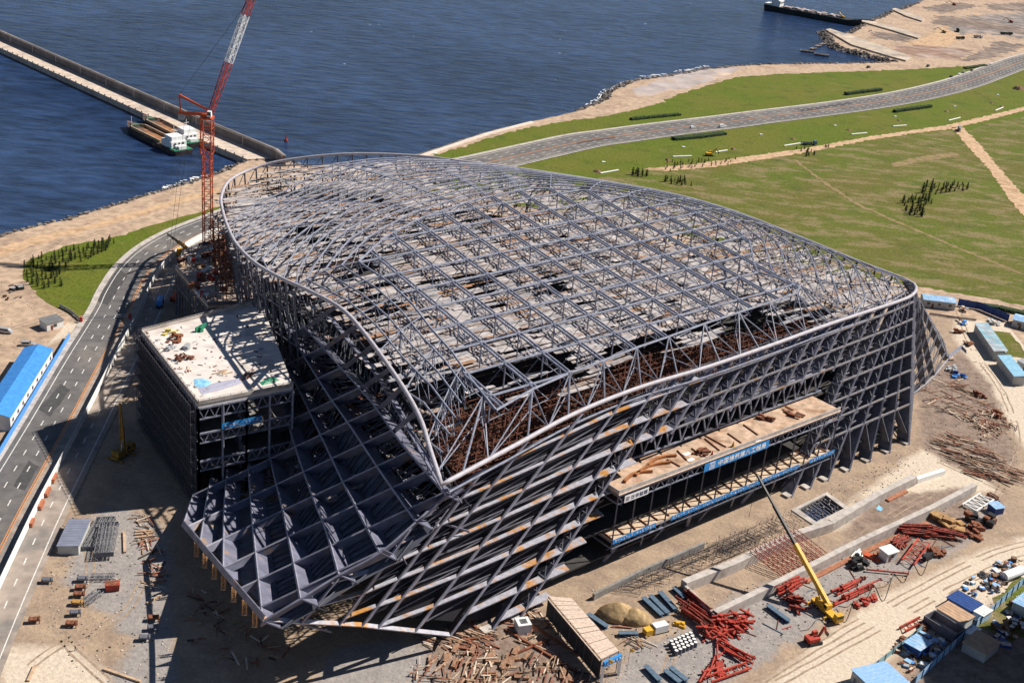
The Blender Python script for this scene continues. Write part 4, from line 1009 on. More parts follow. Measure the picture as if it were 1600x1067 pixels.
def house(name, label, pa, pb, width, eave, rise, roofm, wallm, nwin=0, cat="site hut", gable=True, group=None, over=.3, side=1, door=False):
    a, b = at(pa[0], pa[1], eave), at(pb[0], pb[1], eave); rz = heading(a, b); L = (V((b.x-a.x, b.y-a.y, 0))).length
    t = thing(name, label, cat, (a.x, a.y, 0), rz, group); w_ = width*side; y0, y1 = min(0, w_), max(0, w_)
    g = MB(); P = [V((0,y0,0)), V((L,y0,0)), V((L,y1,0)), V((0,y1,0)), V((0,y0,eave)), V((L,y0,eave)), V((L,y1,eave)), V((0,y1,eave))]; g.hexa(P)
    ym = (y0+y1)/2
    if gable:
        for x in (.02, L-.02): g.add([V((x,y0,eave)), V((x,y1,eave)), V((x,ym,eave+rise-.05))], [(0,1,2)])
    g.build("walls", wallm, t, world=False)
    r = MB(); o = over; th = .12
    if gable:
        for yy in (y0-o, y1+o):
            A_ = [V((-o,yy,eave-.05)), V((L+o,yy,eave-.05)), V((L+o,ym,eave+rise)), V((-o,ym,eave+rise))]; r.hexa(A_+[p+V((0,0,th)) for p in A_])
    else:
        ya, yb = (y0-o, y1+o) if side > 0 else (y1+o, y0-o)
        A_ = [V((-o,ya,eave+.02)), V((L+o,ya,eave+.02)), V((L+o,yb,eave+rise)), V((-o,yb,eave+rise))]; r.hexa(A_+[p+V((0,0,th)) for p in A_])
    n = int(L/1.1)
    for k in range(n+1):
        x = -o+(L+2*o)*k/max(1, n)
        if gable:
            for yy in (y0-o, y1+o): r.beam((x, yy, eave+.08), (x, ym, eave+rise+.13), .07, .06)
        else: r.beam((x, ya, eave+.15), (x, yb, eave+rise+.13), .07, .06)
    r.build("roof", roofm, t, world=False)
    for k in range(nwin):
        x = L*(k+.5)/nwin
        for yy in (0,):
            wn = MB().box((x, yy+(-.02 if side > 0 else .02), eave*.58), (min(1.3, L/nwin*.5), .1, 1.0)).build("window", GLASS, t, world=False); MB().box((x, yy+(-.05 if side > 0 else .05), eave*.58-.55), (min(1.5, L/nwin*.6), .12, .1)).build("sill", GREYP, wn, world=False)
    if door or nwin: MB().box((L*.3, -.03 if side > 0 else .03, 1.0), (.9, .1, 2.0)).build("door", RUST, t, world=False)
    return t

# ---- tower crane
b = at(325, 411); TZ = 64.0; tc = thing("tower_crane", "tall red luffing tower crane with a lattice boom rising out of the frame", "tower crane", b)
MB().lattice((0,0,0), (0,0,TZ-16), 3.4, 15, .17, .09, side=(1,0,0)).build("mast", ORANGE, tc, world=False)
MB().lattice((0,0,TZ-16), (0,0,TZ-2), 4.3, 4, .19, .1, side=(1,0,0)).build("climbing_frame", ORANGE, tc, world=False)
bx, by = V((math.cos(rad(48)), math.sin(rad(48)), 0)), V((0,0,1))
MB().box((0,0,TZ-1.2), (5,5,.7)).box((0,0,TZ-.2), (3.4,3.4,1.4)).build("slewing_platform", ORANGE, tc, world=False)
cb = MB().box((1.6,-2.2,TZ+1.0), (1.8,1.8,2.2), 0, 0, .85).build("cab", WHITE, tc, world=False); MB().box((1.6,-3.06,TZ+1.1), (1.5,.1,1.3)).build("window", GLASS, cb, world=False)
bd = (bx*.40+by*.917).normalized(); b0 = bx*1.5+by*TZ
boom = MB().lattice(b0, b0+bd*22, (1.6,2.4), 10, .14, .07).build("boom", RED, tc, world=False)
MB().lattice(b0+bd*22, b0+bd*42, 2.4, 9, .14, .07).build("white_section", WHITE, boom, world=False); MB().lattice(b0+bd*42, b0+bd*70, (2.4,1.2), 12, .14, .07).build("red_tip", RED, boom, world=False)
cj = V((-1, -.05, 0)); MB().beam((0,0,TZ+.2), cj*11.5+V((0,0,TZ-.2)), 1.5, 1.1).build("counter_jib", ORANGE, tc, world=False)
MB().beam(bx*1+V((0,0,TZ+1.5)), V((-11,-.4,TZ+7)), .8, .8).beam(V((-11,-.4,TZ+7)), V((-10.5,-.4,TZ+.4)), .5).build("back_mast", ORANGE, tc, world=False)
MB().box((-10.2,-.5,TZ-1.6), (2.2,2.2,2.4)).build("counterweight", GREYP, tc, world=False)
g = MB(); g.tube(V((-11,-.4,TZ+7)), b0+bd*50, .07, 4)
for s in (0, 1.2): g.tube((-6-s*2,-1.5,TZ-1), (-14-s,-7,0), .06, 4)
g.build("hoist_ropes", BLACK, tc, world=False)

# ---- mobile cranes
def mobile_crane(name, label, loc, rz, tip, paint, boomm, L=11):
    t = thing(name, label, "mobile crane", loc, rz); loc = V(loc)
    MB().box((0,0,1.15), (L,2.5,.7)).build("carrier", paint, t, world=False)
    wheels(t, (-L*.38,-L*.25,L*.1,L*.3), 1.3, .55, .4)
    cb = MB().box((L/2-.8,.0,2.2), (1.7,2.4,1.5), 0, 0, .9).build("driving_cab", paint, t, world=False); MB().box((L/2+.03,0,2.4), (.1,1.9,.8)).build("windscreen", GLASS, cb, world=False)
    MB().box((-1.6,0,2.2), (4.2,2.4,1.3)).box((-3.4,0,2.4), (1.1,2.6,1.7)).build("slewing_body", paint, t, world=False)
    c2 = MB().box((.6,-1.1,2.8), (1.5,.9,1.5), 0, 0, .85).build("crane_cab", paint, t, world=False); MB().box((.6,-1.56,2.9), (1.2,.08,.9)).build("window", GLASS, c2, world=False)
    root = loc+V((0,0,3.0)); tip = V(tip); d = (tip-root)
    MB().beam(root, root+d*.46, 1.05, 1.25).build("boom", paint, t); MB().beam(root+d*.46, root+d*.76, .75, .85).build("boom", boomm, t); MB().beam(root+d*.76, tip, .5, .6).build("boom", boomm, t)
    MB().tube(loc+V((d.x,d.y,0)).normalized()*2.2+V((0,0,2.2)), root+d*.22, .22, 8).build("ram", GREYP, t)
    MB().tube(tip, tip-V((0,0,min(14, tip.z-4))), .06, 4).build("hoist_rope", BLACK, t)
    for x in (-L*.45, L*.2):
        MB().box((x,0,.75), (.35,5.6,.3)).box((x,2.7,.3), (.5,.5,.6)).box((x,-2.7,.3), (.5,.5,.6)).build("outrigger", paint, t, world=False)
    return t
mobile_crane("mobile_crane", "yellow mobile crane with long black tipped boom beside the concrete trench", at(1291,958), rad(-62), at(1183,742,27), YELLOW, BLACK)
mobile_crane("mobile_crane", "yellow mobile crane standing in the shade below the side platform", at(193,712), rad(70), at(187,630,19), mat("shaded_yellow_paint", (.26,.15,.03)), mat("shaded_yellow_boom", (.30,.17,.03)), 9)  # crane yellow darkened in the paint itself to carry the shade
mobile_crane("mobile_crane", "yellow mobile crane leaning its boom over the road by the curved fence", at(292,398), rad(30), at(262,366,17), YELLOW, BLACK, 9)

# ---- ships
def hull(t, L, W, H, m, top=.0, bow=.28, name="hull", z0=0):
    out = [(-L/2,-W*.46),(-L/2+1,-W/2),(L*(.5-bow),-W/2),(L*(.5-bow*.45),-W*.36),(L*.5,0),(L*(.5-bow*.45),W*.36),(L*(.5-bow),W/2),(-L/2+1,W/2),(-L/2,W*.46)]
    lo = [V((x*.97, y*.86, z0-1.5)) for x, y in out]; hi = [V((x, y, H+(1.3 if x > L*.4 else (.6 if x > L*(.5-bow) else 0)))) for x, y in out]; k = len(out)
    g = MB(); g.add(lo+hi, [(i, (i+1) % k, k+(i+1) % k, k+i) for i in range(k)]); g.poly(hi); return g.build(name, m, t, world=False), out
def barge(label, px_b, px_s, group):
    b, s = at(px_b[0], px_b[1], WL), at(px_s[0], px_s[1], WL); c = (b+s)/2; L = (b-s).length; rz = heading(s, b); W = L*.19
    t = thing("cargo_barge", label, "barge", (c.x, c.y, WL), rz, group)
    hull(t, L, W, 2.6, mat("barge_hull", (.06,.05,.05), .4, .3, .8, col2=(.16,.09,.06), c2amt=.4))
    x0, x1 = -L*.20, L*.33; HM = mat("hold_rust", (.33,.15,.06), .4, .25, .9, col2=(.12,.07,.05), c2amt=.5, s2=.15)
    g = MB(); a = W*.36
    g.add([(x0,-a,2.7),(x1,-a,2.7),(x1,a,2.7),(x0,a,2.7),(x0,-a*.8,3.1)], [(0,1,2,3)]); g.build("hold_floor", HM, t, world=False)
    g = MB()
    for p, q in (((x0,-a),(x1-2,-a)),((x0,a),(x1-2,a)),((x0,-a),(x0,a)),((x1-2,-a),(x1+1,-a*.5)),((x1-2,a),(x1+1,a*.5)),((x1+1,-a*.5),(x1+1,a*.5))): g.beam(V((*p,3.4)), V((*q,3.4)), .35, 1.6)
    g.build("coaming", mat("coaming_paint", (.40,.27,.15), .35, .6, .8), t, world=False)
    g = MB()
    for y in (-a, a): g.beam((x0,y*1.02,4.25), (x1-2,y*1.02,4.25), .4, .12)
    g.build("rail", WOODP, t, world=False)
    h = MB().box((-L*.33,0,4.4), (L*.17,W*.78,3.6)).build("deckhouse", WHITE, t, world=False)
    MB().box((-L*.335,0,7.4), (L*.12,W*.62,2.4)).build("bridge", WHITE, h, world=False)
    for y in range(-2, 3): MB().box((-L*.272,y*W*.11,7.7), (.15,W*.075,.9)).build("window", GLASS, h, world=False)
    for y in (-1, 0, 1): MB().box((-L*.418,y*W*.2,5.0), (.2,W*.09,1.2)).build("window", GLASS, h, world=False)
    MB().box((-L*.45,0,3.6), (L*.06,W*.4,2.0)).box((-L*.44,W*.2,3.3), (1.6,1.6,2.4)).build("engine_casing", WHITE, t, world=False)
    g = MB().tube((-L*.33,0,8.6), (-L*.33,0,13.5), .14, 5).tube((-L*.33,-1.5,11.5), (-L*.33,1.5,11.5), .1, 4).tube((L*.42,0,3.5), (L*.42,0,7.5), .12, 5); g.build("mast", WHITE, t, world=False)
    MB().tube((L*.38,-W*.15,3.6), (L*.38,W*.15,3.6), .5, 8).box((L*.34,0,3.7), (1.5,W*.4,.8)).build("windlass", mat("winch_green", (.05,.12,.08)), t, world=False)
    MB().box((-L*.42,0,2.85), (L*.14,W*.9,.3)).build("aft_deck", GREENP, t, world=False)
barge("rusty open hold cargo barge, outer of the two moored by the breakwater", (199,199), (288,243), "cargo barges at the breakwater")
barge("rusty open hold cargo barge, inner of the two, lying against the breakwater", (224,189), (306,231), "cargo barges at the breakwater")
b, s = at(1345,42,WL), at(1196,14,WL); c = (b+s)/2; L = (b-s).length
t = thing("dredging_ship", "long dark dredging ship with white stern house moored at the stone jetty", "ship", c, heading(s, b)); hull(t, L, L*.13, 5, mat("dark_hull", (.025,.03,.03), .3, .2, .7), bow=.12)
h = MB().box((-L*.38,0,8), (L*.09,L*.1,6)).build("deckhouse", WHITE, t, world=False); MB().box((-L*.385,0,12.5), (L*.06,L*.085,3)).build("bridge", WHITE, h, world=False)
for y in (-3,-1,1,3): MB().box((-L*.333,y*1.6,9), (.3,1.2,1.4)).build("window", GLASS, h, world=False)
MB().box((-L*.45,0,6), (L*.09,L*.1,1.6)).build("stern_deck", WHITE, t, world=False)
MB().tube((-L*.38,0,14), (-L*.38,0,22), .3, 5).build("mast", GREYP, t, world=False)
g = MB(); ro = random.Random(2)
for k in range(60): g.box((ro.uniform(-.3,.25)*L, ro.uniform(-.04,.04)*L, 5.6), (ro.uniform(2,6), ro.uniform(1,4), ro.uniform(.8,2.6)), ro.uniform(0,3))
g.build("deck_cargo", mat("deck_cargo", (.46,.38,.36), .5, .2, .9), t, world=False)["kind"] = "stuff"
excavator("excavator", "yellow excavator working on the deck of the dredging ship", c+V((math.cos(heading(s,b)), math.sin(heading(s,b)), 0))*L*.3+V((0,0,5)), 2.2, YELLOW, 1.1)
MB().beam((L*.42,0,6), (L*.62,3,8), .8, .8).build("loading_arm", BLACK, t, world=False)
t0 = None
for i, (x, y, r, lb) in enumerate([(1262,82,-.1,"dark rowing boat at the seaward end of the moored row"),(1284,87.5,-.25,"dark rowing boat lying alone nearest the sandy beach"),(1271,77,.9,"small boat behind the outermost rowing boat in the row"),(1279,73,.9,"small boat third along the moored row from the sea"),(1286,70,.9,"small boat fourth along the moored row from the sea"),(1293,67.5,.9,"small boat second from the rocks in the moored row"),(1300,65.5,.9,"small boat tied closest to the rock jetty")]):
    p = at(x, y, WL)
    if t0 is None:
        t0 = thing("rowing_boat", lb, "boat", p, r, "small boats in the basin"); L = 13 
        out = [(-L/2,-1.4),(L*.2,-1.9),(L/2,0),(L*.2,1.9),(-L/2,1.4)]; lo = [V((x_*.9,y_*.7,-.3)) for x_, y_ in out]; hi = [V((x_,y_,1.2)) for x_, y_ in out]; g = MB(); g.add(lo+hi, [(i, (i+1) % 5, 5+(i+1) % 5, 5+i) for i in range(5)]); g.poly([p_-V((0,0,.7)) for p_ in hi]); g.build("hull", mat("boat_hull", (.10,.09,.08), .4, .5, .8), t0, world=False)
        g = MB(); 
        for i_ in range(5): g.beam(hi[i_], hi[(i_+1) % 5], .25)
        g.build("gunwale", WOODP, t0, world=False)
        for x_ in (-3, 0, 3): MB().box((x_,0,.9), (.5,2.8,.12)).build("thwart", WOOD, t0, world=False)
    else: copy_tree(t0, p, r, lb, scale=(.8 if i > 1 else 1.0))
bu = at(447,221,WL); t = thing("buoy", "small red buoy floating off the end of the breakwater", "buoy", bu); MB().tube((0,0,-.5), (0,0,.8), 1.1, 10).build("float", RED, t, world=False); MB().tube((0,0,.8), (0,0,2.8), .8, 8, .2).build("cage", RED, t, world=False); MB().tube((0,0,2.8), (0,0,3.3), .35, 8).build("lamp", BLACK, t, world=False)

# ---- vehicles
def onroad(x, y): p = at(x, y); return V((p.x, p.y, .24))
silver = mat("silver_paint", (.42,.43,.45), .1, 2, .3, .3); dark = mat("dark_car_paint", (.02,.022,.03), .1, 2, .25); wcar = mat("white_car_paint", (.78,.78,.77), .05, 2, .3); grn = mat("dark_green_paint", (.03,.07,.06), .2, 2, .4); lorryb = mat("blue_grey_cab", (.10,.17,.25), .15, 2, .4)
for x, y, paint, kd, lb, z in [(1082,201,wcar,"hatch","white hatchback following a white van along the highway",1),(1128,199.5,wcar,"van","white minibus driving ahead of the hatchback on the highway",1),(1486,121.5,dark,"saloon","black car at the near end of the line parked on the highway edge",1),(1499,117.5,wcar,"saloon","white car parked just ahead of the black one on the highway edge",1),(1506,115,silver,"jeep","silver car parked third in line on the highway edge",1),(1518,111.5,dark,"hatch","small dark car parked at the head of the line on the highway edge",1),(1547,101.5,wcar,"saloon","white car driving alone at the far bend of the highway",1),(1357,106.5,dark,"jeep","black jeep standing on the sandy beach track",0),(1450,104.5,grn,"jeep","dark green jeep standing on the sand by the lawn corner",0)]:
    p = at(x, y); car("parked_car" if "park" in lb or "stand" in lb else "moving_car", lb, V((p.x, p.y, .24 if z else .06)), hwdir(p)+math.pi, paint, kd)
car("parked_van", "silver grey minibus parked on the sand at the left edge", at(9,520), rad(-5), silver, "van"); car("parked_car", "silver estate car parked above the blue roofed hut", at(44,540), rad(12), silver, "jeep")
truck("flatbed_truck", "dark blue lorry with loaded flat bed on the orange track", at(1264,227), rad(15), lorryb, mat("truck_load", (.12,.14,.17)), "flat", 10)
truck("mixer_truck", "grey concrete mixer standing where the dirt tracks meet", at(1498,205), rad(72), GREYP, mat("mixer_drum", (.20,.21,.22), .2, 1, .5), "mixer", 9)
truck("tipper_truck", "dark tipper lorry behind the long boomed excavator in the harbour yard", at(1496,50), rad(80), grn, BLACK, "tip", 10, group="lorries in the harbour yard"); truck("tipper_truck", "dark tipper lorry closest to the highway in the harbour yard", at(1500,62), rad(20), BLACK, grn, "tip", 9, group="lorries in the harbour yard"); truck("tipper_truck", "pale lorry between the others in the harbour yard", at(1528,60), rad(10), WHITE, GREYP, "tip", 9, group="lorries in the harbour yard"); truck("tipper_truck", "large dark lorry at the right end of the harbour yard row", at(1572,55), rad(10), BLACK, grn, "tip", 13, group="lorries in the harbour yard")
excavator("excavator", "olive excavator with raised bent boom in the harbour yard", at(1474,52), rad(175), mat("olive_paint", (.16,.15,.05)), 1.6); excavator("excavator", "red excavator digging at the far shore", at(1490,9), rad(170), RED, 1.3); excavator("excavator", "red excavator on the dark heap at the right edge of the yard", at(1579,36), rad(175), RED, 1.3)
excavator("loader", "small yellow digger laying pipe on the lawn", at(1108,244), rad(15), YELLOW, .8, "digger"); excavator("excavator", "orange excavator working in the shade behind the side platform", at(276,470), rad(60), ORANGE, .9)
bt = thing("water_tanker", "blue tank lorry parked in striped shade by the curved fence", "tanker", at(250,478), rad(100)); MB().tube((-3,0,2.2), (2,0,2.2), 1.2, 12).build("tank", BLUE, bt, world=False); MB().box((3.2,0,1.8), (1.8,2.3,2.2), 0, 0, .9).build("cab", BLUE, bt, world=False); MB().box((0,0,.9), (8,1,.3)).build("chassis", BLACK, bt, world=False); wheels(bt, (-2.5,-1.2,2.8), 1.2, .5, .3)
excavator("mini_digger", "small red digger standing alone on the grey gravel", at(1270,1004), rad(25), RED, .45, "digger")

# ---- trees, hedges
def conifer(seed, H=4.2, rr=1.0):
    q = random.Random(seed); g = MB(); 
    for k in range(110):
        h = q.uniform(.12, 1)**1.0*H; rad_ = rr*(1-h/H)**.75*q.uniform(.45,1.25)+.05; a = q.uniform(0, 6.28); c_ = V((math.cos(a)*rad_, math.sin(a)*rad_, h)); s = q.uniform(.25,.55); u = V((q.uniform(-1,1), q.uniform(-1,1), q.uniform(-.3,1))).normalized(); v = u.cross(V((math.cos(a), math.sin(a), .3))).normalized()
        g.add([c_-u*s*.5-v*s*.3, c_-u*s*.4+v*s*.35, c_+u*s*.8], [(0,1,2)])
    g.tube((0,0,.3), (0,0,H*.97), rr*.45, 5, .04); return g
protos = []
def tree_set(poly, n, label, group, H, hmin=.7, seed=1, mind=2.0, exclude=None):
    q = random.Random(seed); P = ats(poly); xs = [p.x for p in P]; ys = [p.y for p in P]; pts = []; tries = 0
    while len(pts) < n and tries < n*60:
        tries += 1; p = V((q.uniform(min(xs), max(xs)), q.uniform(min(ys), max(ys)), .05))
        if inside(p, P) and all((p-o_).length > mind for o_ in pts): pts.append(p)
    if not protos:
        for sd in (1, 2, 3, 4, 5):
            t = thing("conifer_sapling", label, "tree", (0,0,0), 0, group); conifer(sd, 4.4, .75+.16*sd).build("crown", CONIF if sd % 2 else CONIF2, t, world=False); MB().tube((0,0,-.2), (0,0,1.0), .09, 5).build("trunk", BARK, t, world=False); protos.append([t, False])
    for p in pts:
        pr_ = protos[q.randrange(5)]; sc = H/4.4*q.uniform(hmin, 1.15)
        if not pr_[1]: o_ = pr_[0]; pr_[1] = True; o_.location = p; o_.scale = (sc,)*3; o_["label"] = label; o_["group"] = group
        else: copy_tree(pr_[0], p, q.uniform(0, 6), label, group, scale=sc)
tree_set([(36,418),(60,404),(120,388),(172,374),(180,380),(160,396),(105,420),(95,440),(100,450),(60,452),(40,440)], 105, "dark conifer sapling in the dense plantation beside the coast road", "saplings of the plantation by the coast road", 3.3, hmin=.45, seed=4, mind=1.9)
tree_set([(1440,292),(1508,289),(1512,300),(1460,305),(1440,302)], 26, "young conifer in the upper clump on the rough grass", "conifers of the upper clump", 4.6, hmin=.5, seed=5, mind=3)
tree_set([(1406,312),(1450,308),(1455,320),(1430,328),(1408,322)], 24, "young conifer in the middle clump on the rough grass", "conifers of the middle clump", 4.6, hmin=.5, seed=6, mind=2.5)
tree_set([(1412,328),(1440,326),(1444,340),(1420,338)], 14, "young conifer in the lowest clump on the rough grass", "conifers of the lowest clump", 4.6, hmin=.5, seed=7, mind=2.5)
tree_set([(985,268),(1012,270),(1012,277),(988,276)], 11, "young conifer in the small clump behind the roof rim", "conifers behind the roof rim", 4.2, hmin=.5, seed=8, mind=2.5)
tree_set([(1036,280),(1082,284),(1080,292),(1040,288)], 14, "young conifer in the clump just over the far roof rim", "conifers over the far roof rim", 4.2, hmin=.5, seed=9, mind=2.5)
tree_set([(1240,233),(1262,232),(1275,244),(1262,246),(1245,238)], 14, "low conifer bush beside the parked blue lorry", "bushes beside the blue lorry", 2.8, seed=10, mind=2)
tree_set([(1040,254),(1150,248),(1150,256),(1090,262),(1040,272)], 40, "low conifer bush along the lower edge of the orange track", "bushes along the orange track", 2.4, seed=12, mind=2)
tree_set([(1288,229),(1298,229),(1296,232),(1288,232)], 5, "low dark bush right of the blue lorry on the track", "bushes right of the blue lorry", 2.2, seed=13, mind=1.5)
def hedge(px, label, H, W):
    P = ats(px); g = MB(); q = random.Random(len(px)+int(px[0][0]))
    for a, b in zip(P, P[1:]):
        n = int((b-a).length*26); d = (b-a).normalized(); s = V((-d.y, d.x, 0))
        for k in range(n):
            c_ = a.lerp(b, q.random())+s*q.uniform(-W/2, W/2)+V((0,0,q.random()**.5*H*(.75+.5*NZ.noise(a.lerp(b, .5)+V((k*.013,0,0)))))); u = V((q.uniform(-1,1), q.uniform(-1,1), q.uniform(-1,1))).normalized(); v = u.orthogonal().normalized(); r = q.uniform(.25,.6); g.add([c_-u*r, c_+v*r*.6, c_+u*r, c_-v*r*.6], [(0,1,2,3)])
        g.beam(a+V((0,0,H*.4)), b+V((0,0,H*.4)), W*.7, H*.8)
    solo("hedge", label, "hedge", g, HEDGE, group="clipped hedges beside the highway")
hedge([(1321,149),(1376,142)], "long dark hedge on the beach side lawn above the highway", 2.6, 4); hedge([(986,188),(1020,184.5),(1062,180.5)], "low hedge on the narrow beach side lawn", 1.6, 4); hedge([(1397,176),(1454,168)], "dark hedge hugging the inner edge of the highway bend", 2.4, 4); hedge([(1052,219),(1095,215),(1132,210)], "broad dark hedge below the two white vehicles", 2.0, 6)
hedge([(1508,108),(1540,103)], "low scrubby hedge behind the parked cars", 1.6, 5)
# ---- pipes, squares and soil heaps on the lawn
for i, (a_, b_, lb) in enumerate([((1051,246),(1080,245),"white pipe left of the small yellow digger"),((1118,239),(1136,236),"white pipe held in front of the small yellow digger"),((1225,229),(1250,225),"white pipe just left of the blue lorry"),((1330,211),(1354,209),"white pipe between two soil heaps on the lawn"),((1395,198.5),(1416,197),"thin white pipe below the inner bend hedge"),((1482,189.5),(1500,185),"white pipe above the concrete mixer"),((1555,174),(1567,169),"short white pipe beside the track at far right"),((938,272),(966,267),"white pipe beside the brown heap near the roof rim")]):
    a, b = at(*a_), at(*b_); solo("pipe", lb, "pipe", MB().tube(a+V((0,0,.45)), b+V((0,0,.45)), .42, 8), WHITE, group="white pipes laid out on the lawn")
for x, y, lb in [(943,254,"small white slab near the roof rim"),(1068,230.5,"small white slab below the broad hedge"),(1189,211,"small white slab mid lawn"),(1305,197,"small white slab right of the mid lawn"),(1399,182.8,"small white slab under the inner bend hedge"),(1492,167,"small white slab above the track fork"),(1559,149,"small white slab at the far right lawn"),(681,241,"small white slab by the sea wall")]:
    p = at(x, y); solo("concrete_slab", lb, "slab", MB().box(p+V((0,0,.3)), (2.0,1.5,.4), .3), WHITE, group="white slabs dotted over the lawn")
for x, y, r, lb in [(934,269,2.6,"brown soil heap nearest the roof rim"),(1044,251,2.0,"brown soil heap left of the small yellow digger"),(1146,234,1.8,"brown soil heap right of the small yellow digger"),(1239,218,1.8,"brown soil heap above the blue lorry"),(1326,204,1.8,"brown soil heap below the long lawn"),(1404,189,1.5,"brown soil heap right of a white slab"),(1479,175,1.8,"brown soil heap above the concrete mixer"),(1549,162,1.6,"brown soil heap near the right edge lawn"),(1565,167,1.5,"brown soil heap beside the short white pipe"),(1592,140,5,"large brown soil heap cut by the right edge")]:
    p = at(x, y); g = MB(); n = 10; P = [p+V((math.cos(k*.628)*r*R.uniform(.8,1.3), math.sin(k*.628)*r*R.uniform(.8,1.3), 0)) for k in range(n)]; Q = [p.lerp(k_, .5)+V((R.uniform(-.2,.2), R.uniform(-.2,.2), r*R.uniform(.35,.5))) for k_ in P]; g.add(P+Q+[p+V((0,0,r*.6))], [(k, (k+1) % n, n+(k+1) % n, n+k) for k in range(n)]+[(n+k, n+(k+1) % n, 2*n) for k in range(n)]); solo("soil_heap", lb, "soil heap", g, SOIL, group="soil heaps on the lawn")
# ================================================================== SITE CLUTTER
def fence(name, label, px, H, m, postm, step=4.5, z=.06, cat="fence", pts=None, group=None):
    P = pts or [V((p.x, p.y, z)) for p in ats(px)]; t = thing(name, label, cat, P[0], 0, group); g = MB()
    for a, b in zip(P, P[1:]):
        g.beam(a+V((0,0,H/2+.1)), b+V((0,0,H/2+.1)), .06, H)
    g.build("panels", m, t); L = 0; nxt = 0
    for a, b in zip(P, P[1:]):
        l = (b-a).length
        while nxt <= L+l:
            p = a.lerp(b, (nxt-L)/l); s = V(((b-a).y, -(b-a).x, 0)).normalized()*.12; MB().beam(p+s, p+s+V((0,0,H+.25)), .16).build("post", postm, t); nxt += step
        L += l
    return t
iF = [i for i in range(iS, len(CL)-2, 1)]
fence("site_fence", "long white panel fence curving along the middle of the road", None, 3.0, WHITE, STEEL_D, 6.5, pts=[off(i, -4.7, .25) for i in iF[::2]])
fence("sheet_fence", "bright blue sheet fence between the blue roofed hut and the road", [(109,529),(60,611),(0,712),(-40,780)], 2.4, BLUE, BLUED, 4)
house("site_hut", "long two storey hut with bright blue gable roof beside the road", (15.5,652), (81.5,546), 9.2, 5.0, 1.5, BLUE, WALLW, 9)
house("gatehouse", "small grey roofed gatehouse with white walls by the road barrier", (73,507), (99,500), 5.0, 2.8, .5, mat("grey_roof", (.16,.16,.17), .2), WALLW, 1, "gatehouse", gable=False, door=True)
house("open_shelter", "low grey sheet metal roofed store beside the site road", (90,853), (109,812), 5.4, 2.6, .4, mat("grey_blue_roof", (.20,.22,.29), .15, .5, .5), WALLG, 0, "shelter", gable=False, side=-1)
b0, b1 = at(127,503,.2), at(203,498,.2); t = thing("road_barrier", "lattice barrier gate spanning the road by the gatehouse", "barrier", b0); g = MB()
for z in (1.0, 1.9): g.beam(b0+V((0,0,z)), b1+V((0,0,z)), .14)
for k in range(30): p = b0.lerp(b1, k/30); q = b0.lerp(b1, (k+1)/30); g.beam(p+V((0,0,1.0)), q+V((0,0,1.9)), .07)
g.build("boom_lattice", GREYP, t); MB().box(b0+V((0,0,1)), (.9,.9,2)).box(b1+V((0,0,1)), (.9,.9,2)).build("barrier_posts", RED, t)
fence("railing", "thin railing along the lawn corner behind the gatehouse", [(94,480),(112,490),(126,502)], 1.2, GREYP, GREYP, 3)
for x, y, lb in [(84,750,"red brick coloured stack highest up along the white fence"),(74,771,"red brick coloured stack second down along the white fence"),(64,791,"red brick coloured stack third down along the white fence"),(49,819,"small brown stack lowest along the white fence")]:
    p = at(x, y, .25); d = hwdir(p); t = thing("panel_stack", lb, "stack", p+V((0,0,.05)), d, "red stacks along the white fence")
    for k in range(4): MB().box((R.uniform(-.2,.2), R.uniform(-.1,.1), .25+k*.3), (4.2 if x > 60 else 3, 1.3, .2), R.uniform(-.04,.04)).build("panel", mat("brick_red_panel", (.36,.13,.07), .25, 1, .85), t, world=False)
# lattice sections lying in the yard
lp = None
for k in range(10):
    u = (k % 5)/5; a = at(180-u*26+(4 if k > 4 else 0), 806+u*3+(2 if k > 4 else 0)); b = at(150-u*30+(k > 4)*22, 866+(k > 4)*30); c = (a+b)/2; L = 15.0
    if lp is None:
        lp = thing("lattice_section", "grey steel lattice section lying in the long stack on the gravel", "lattice section", c+V((0,0,.6)), heading(a, b), "lattice sections on the gravel")
        MB().lattice((-L/2,0,0), (L/2,0,0), 1.15, 12, .07, .045, side=(0,1,0)).build("lattice", mat("galvanised", (.20,.20,.215), .3, 1, .5), lp, world=False)
        for s in (-1, 1): MB().box((s*L/2,0,0), (.12,1.4,1.4)).build("end_plate", STEEL_D, lp, world=False)
    else: copy_tree(lp, c+V((0,0,.6 if k < 5 else 1.9)), heading(a, b)+R.uniform(-.04,.04))
for x, y, rz, lb in [(160,905,.2,"short lattice piece lying across below the long stack"),(147,935,1.2,"upright pair of short lattice pieces by the row of ballast frames")]:
    t = thing("lattice_piece", lb, "lattice section", at(x, y, .5), rz); MB().lattice((-3,0,0), (3,0,0), 1.1, 5, .07, .045).build("lattice", MATS["galvanised"], t, world=False); MB().lattice((-3,1.4,0), (3,1.4,0), 1.1, 5, .07, .045).build("lattice", MATS["galvanised"], t, world=False)
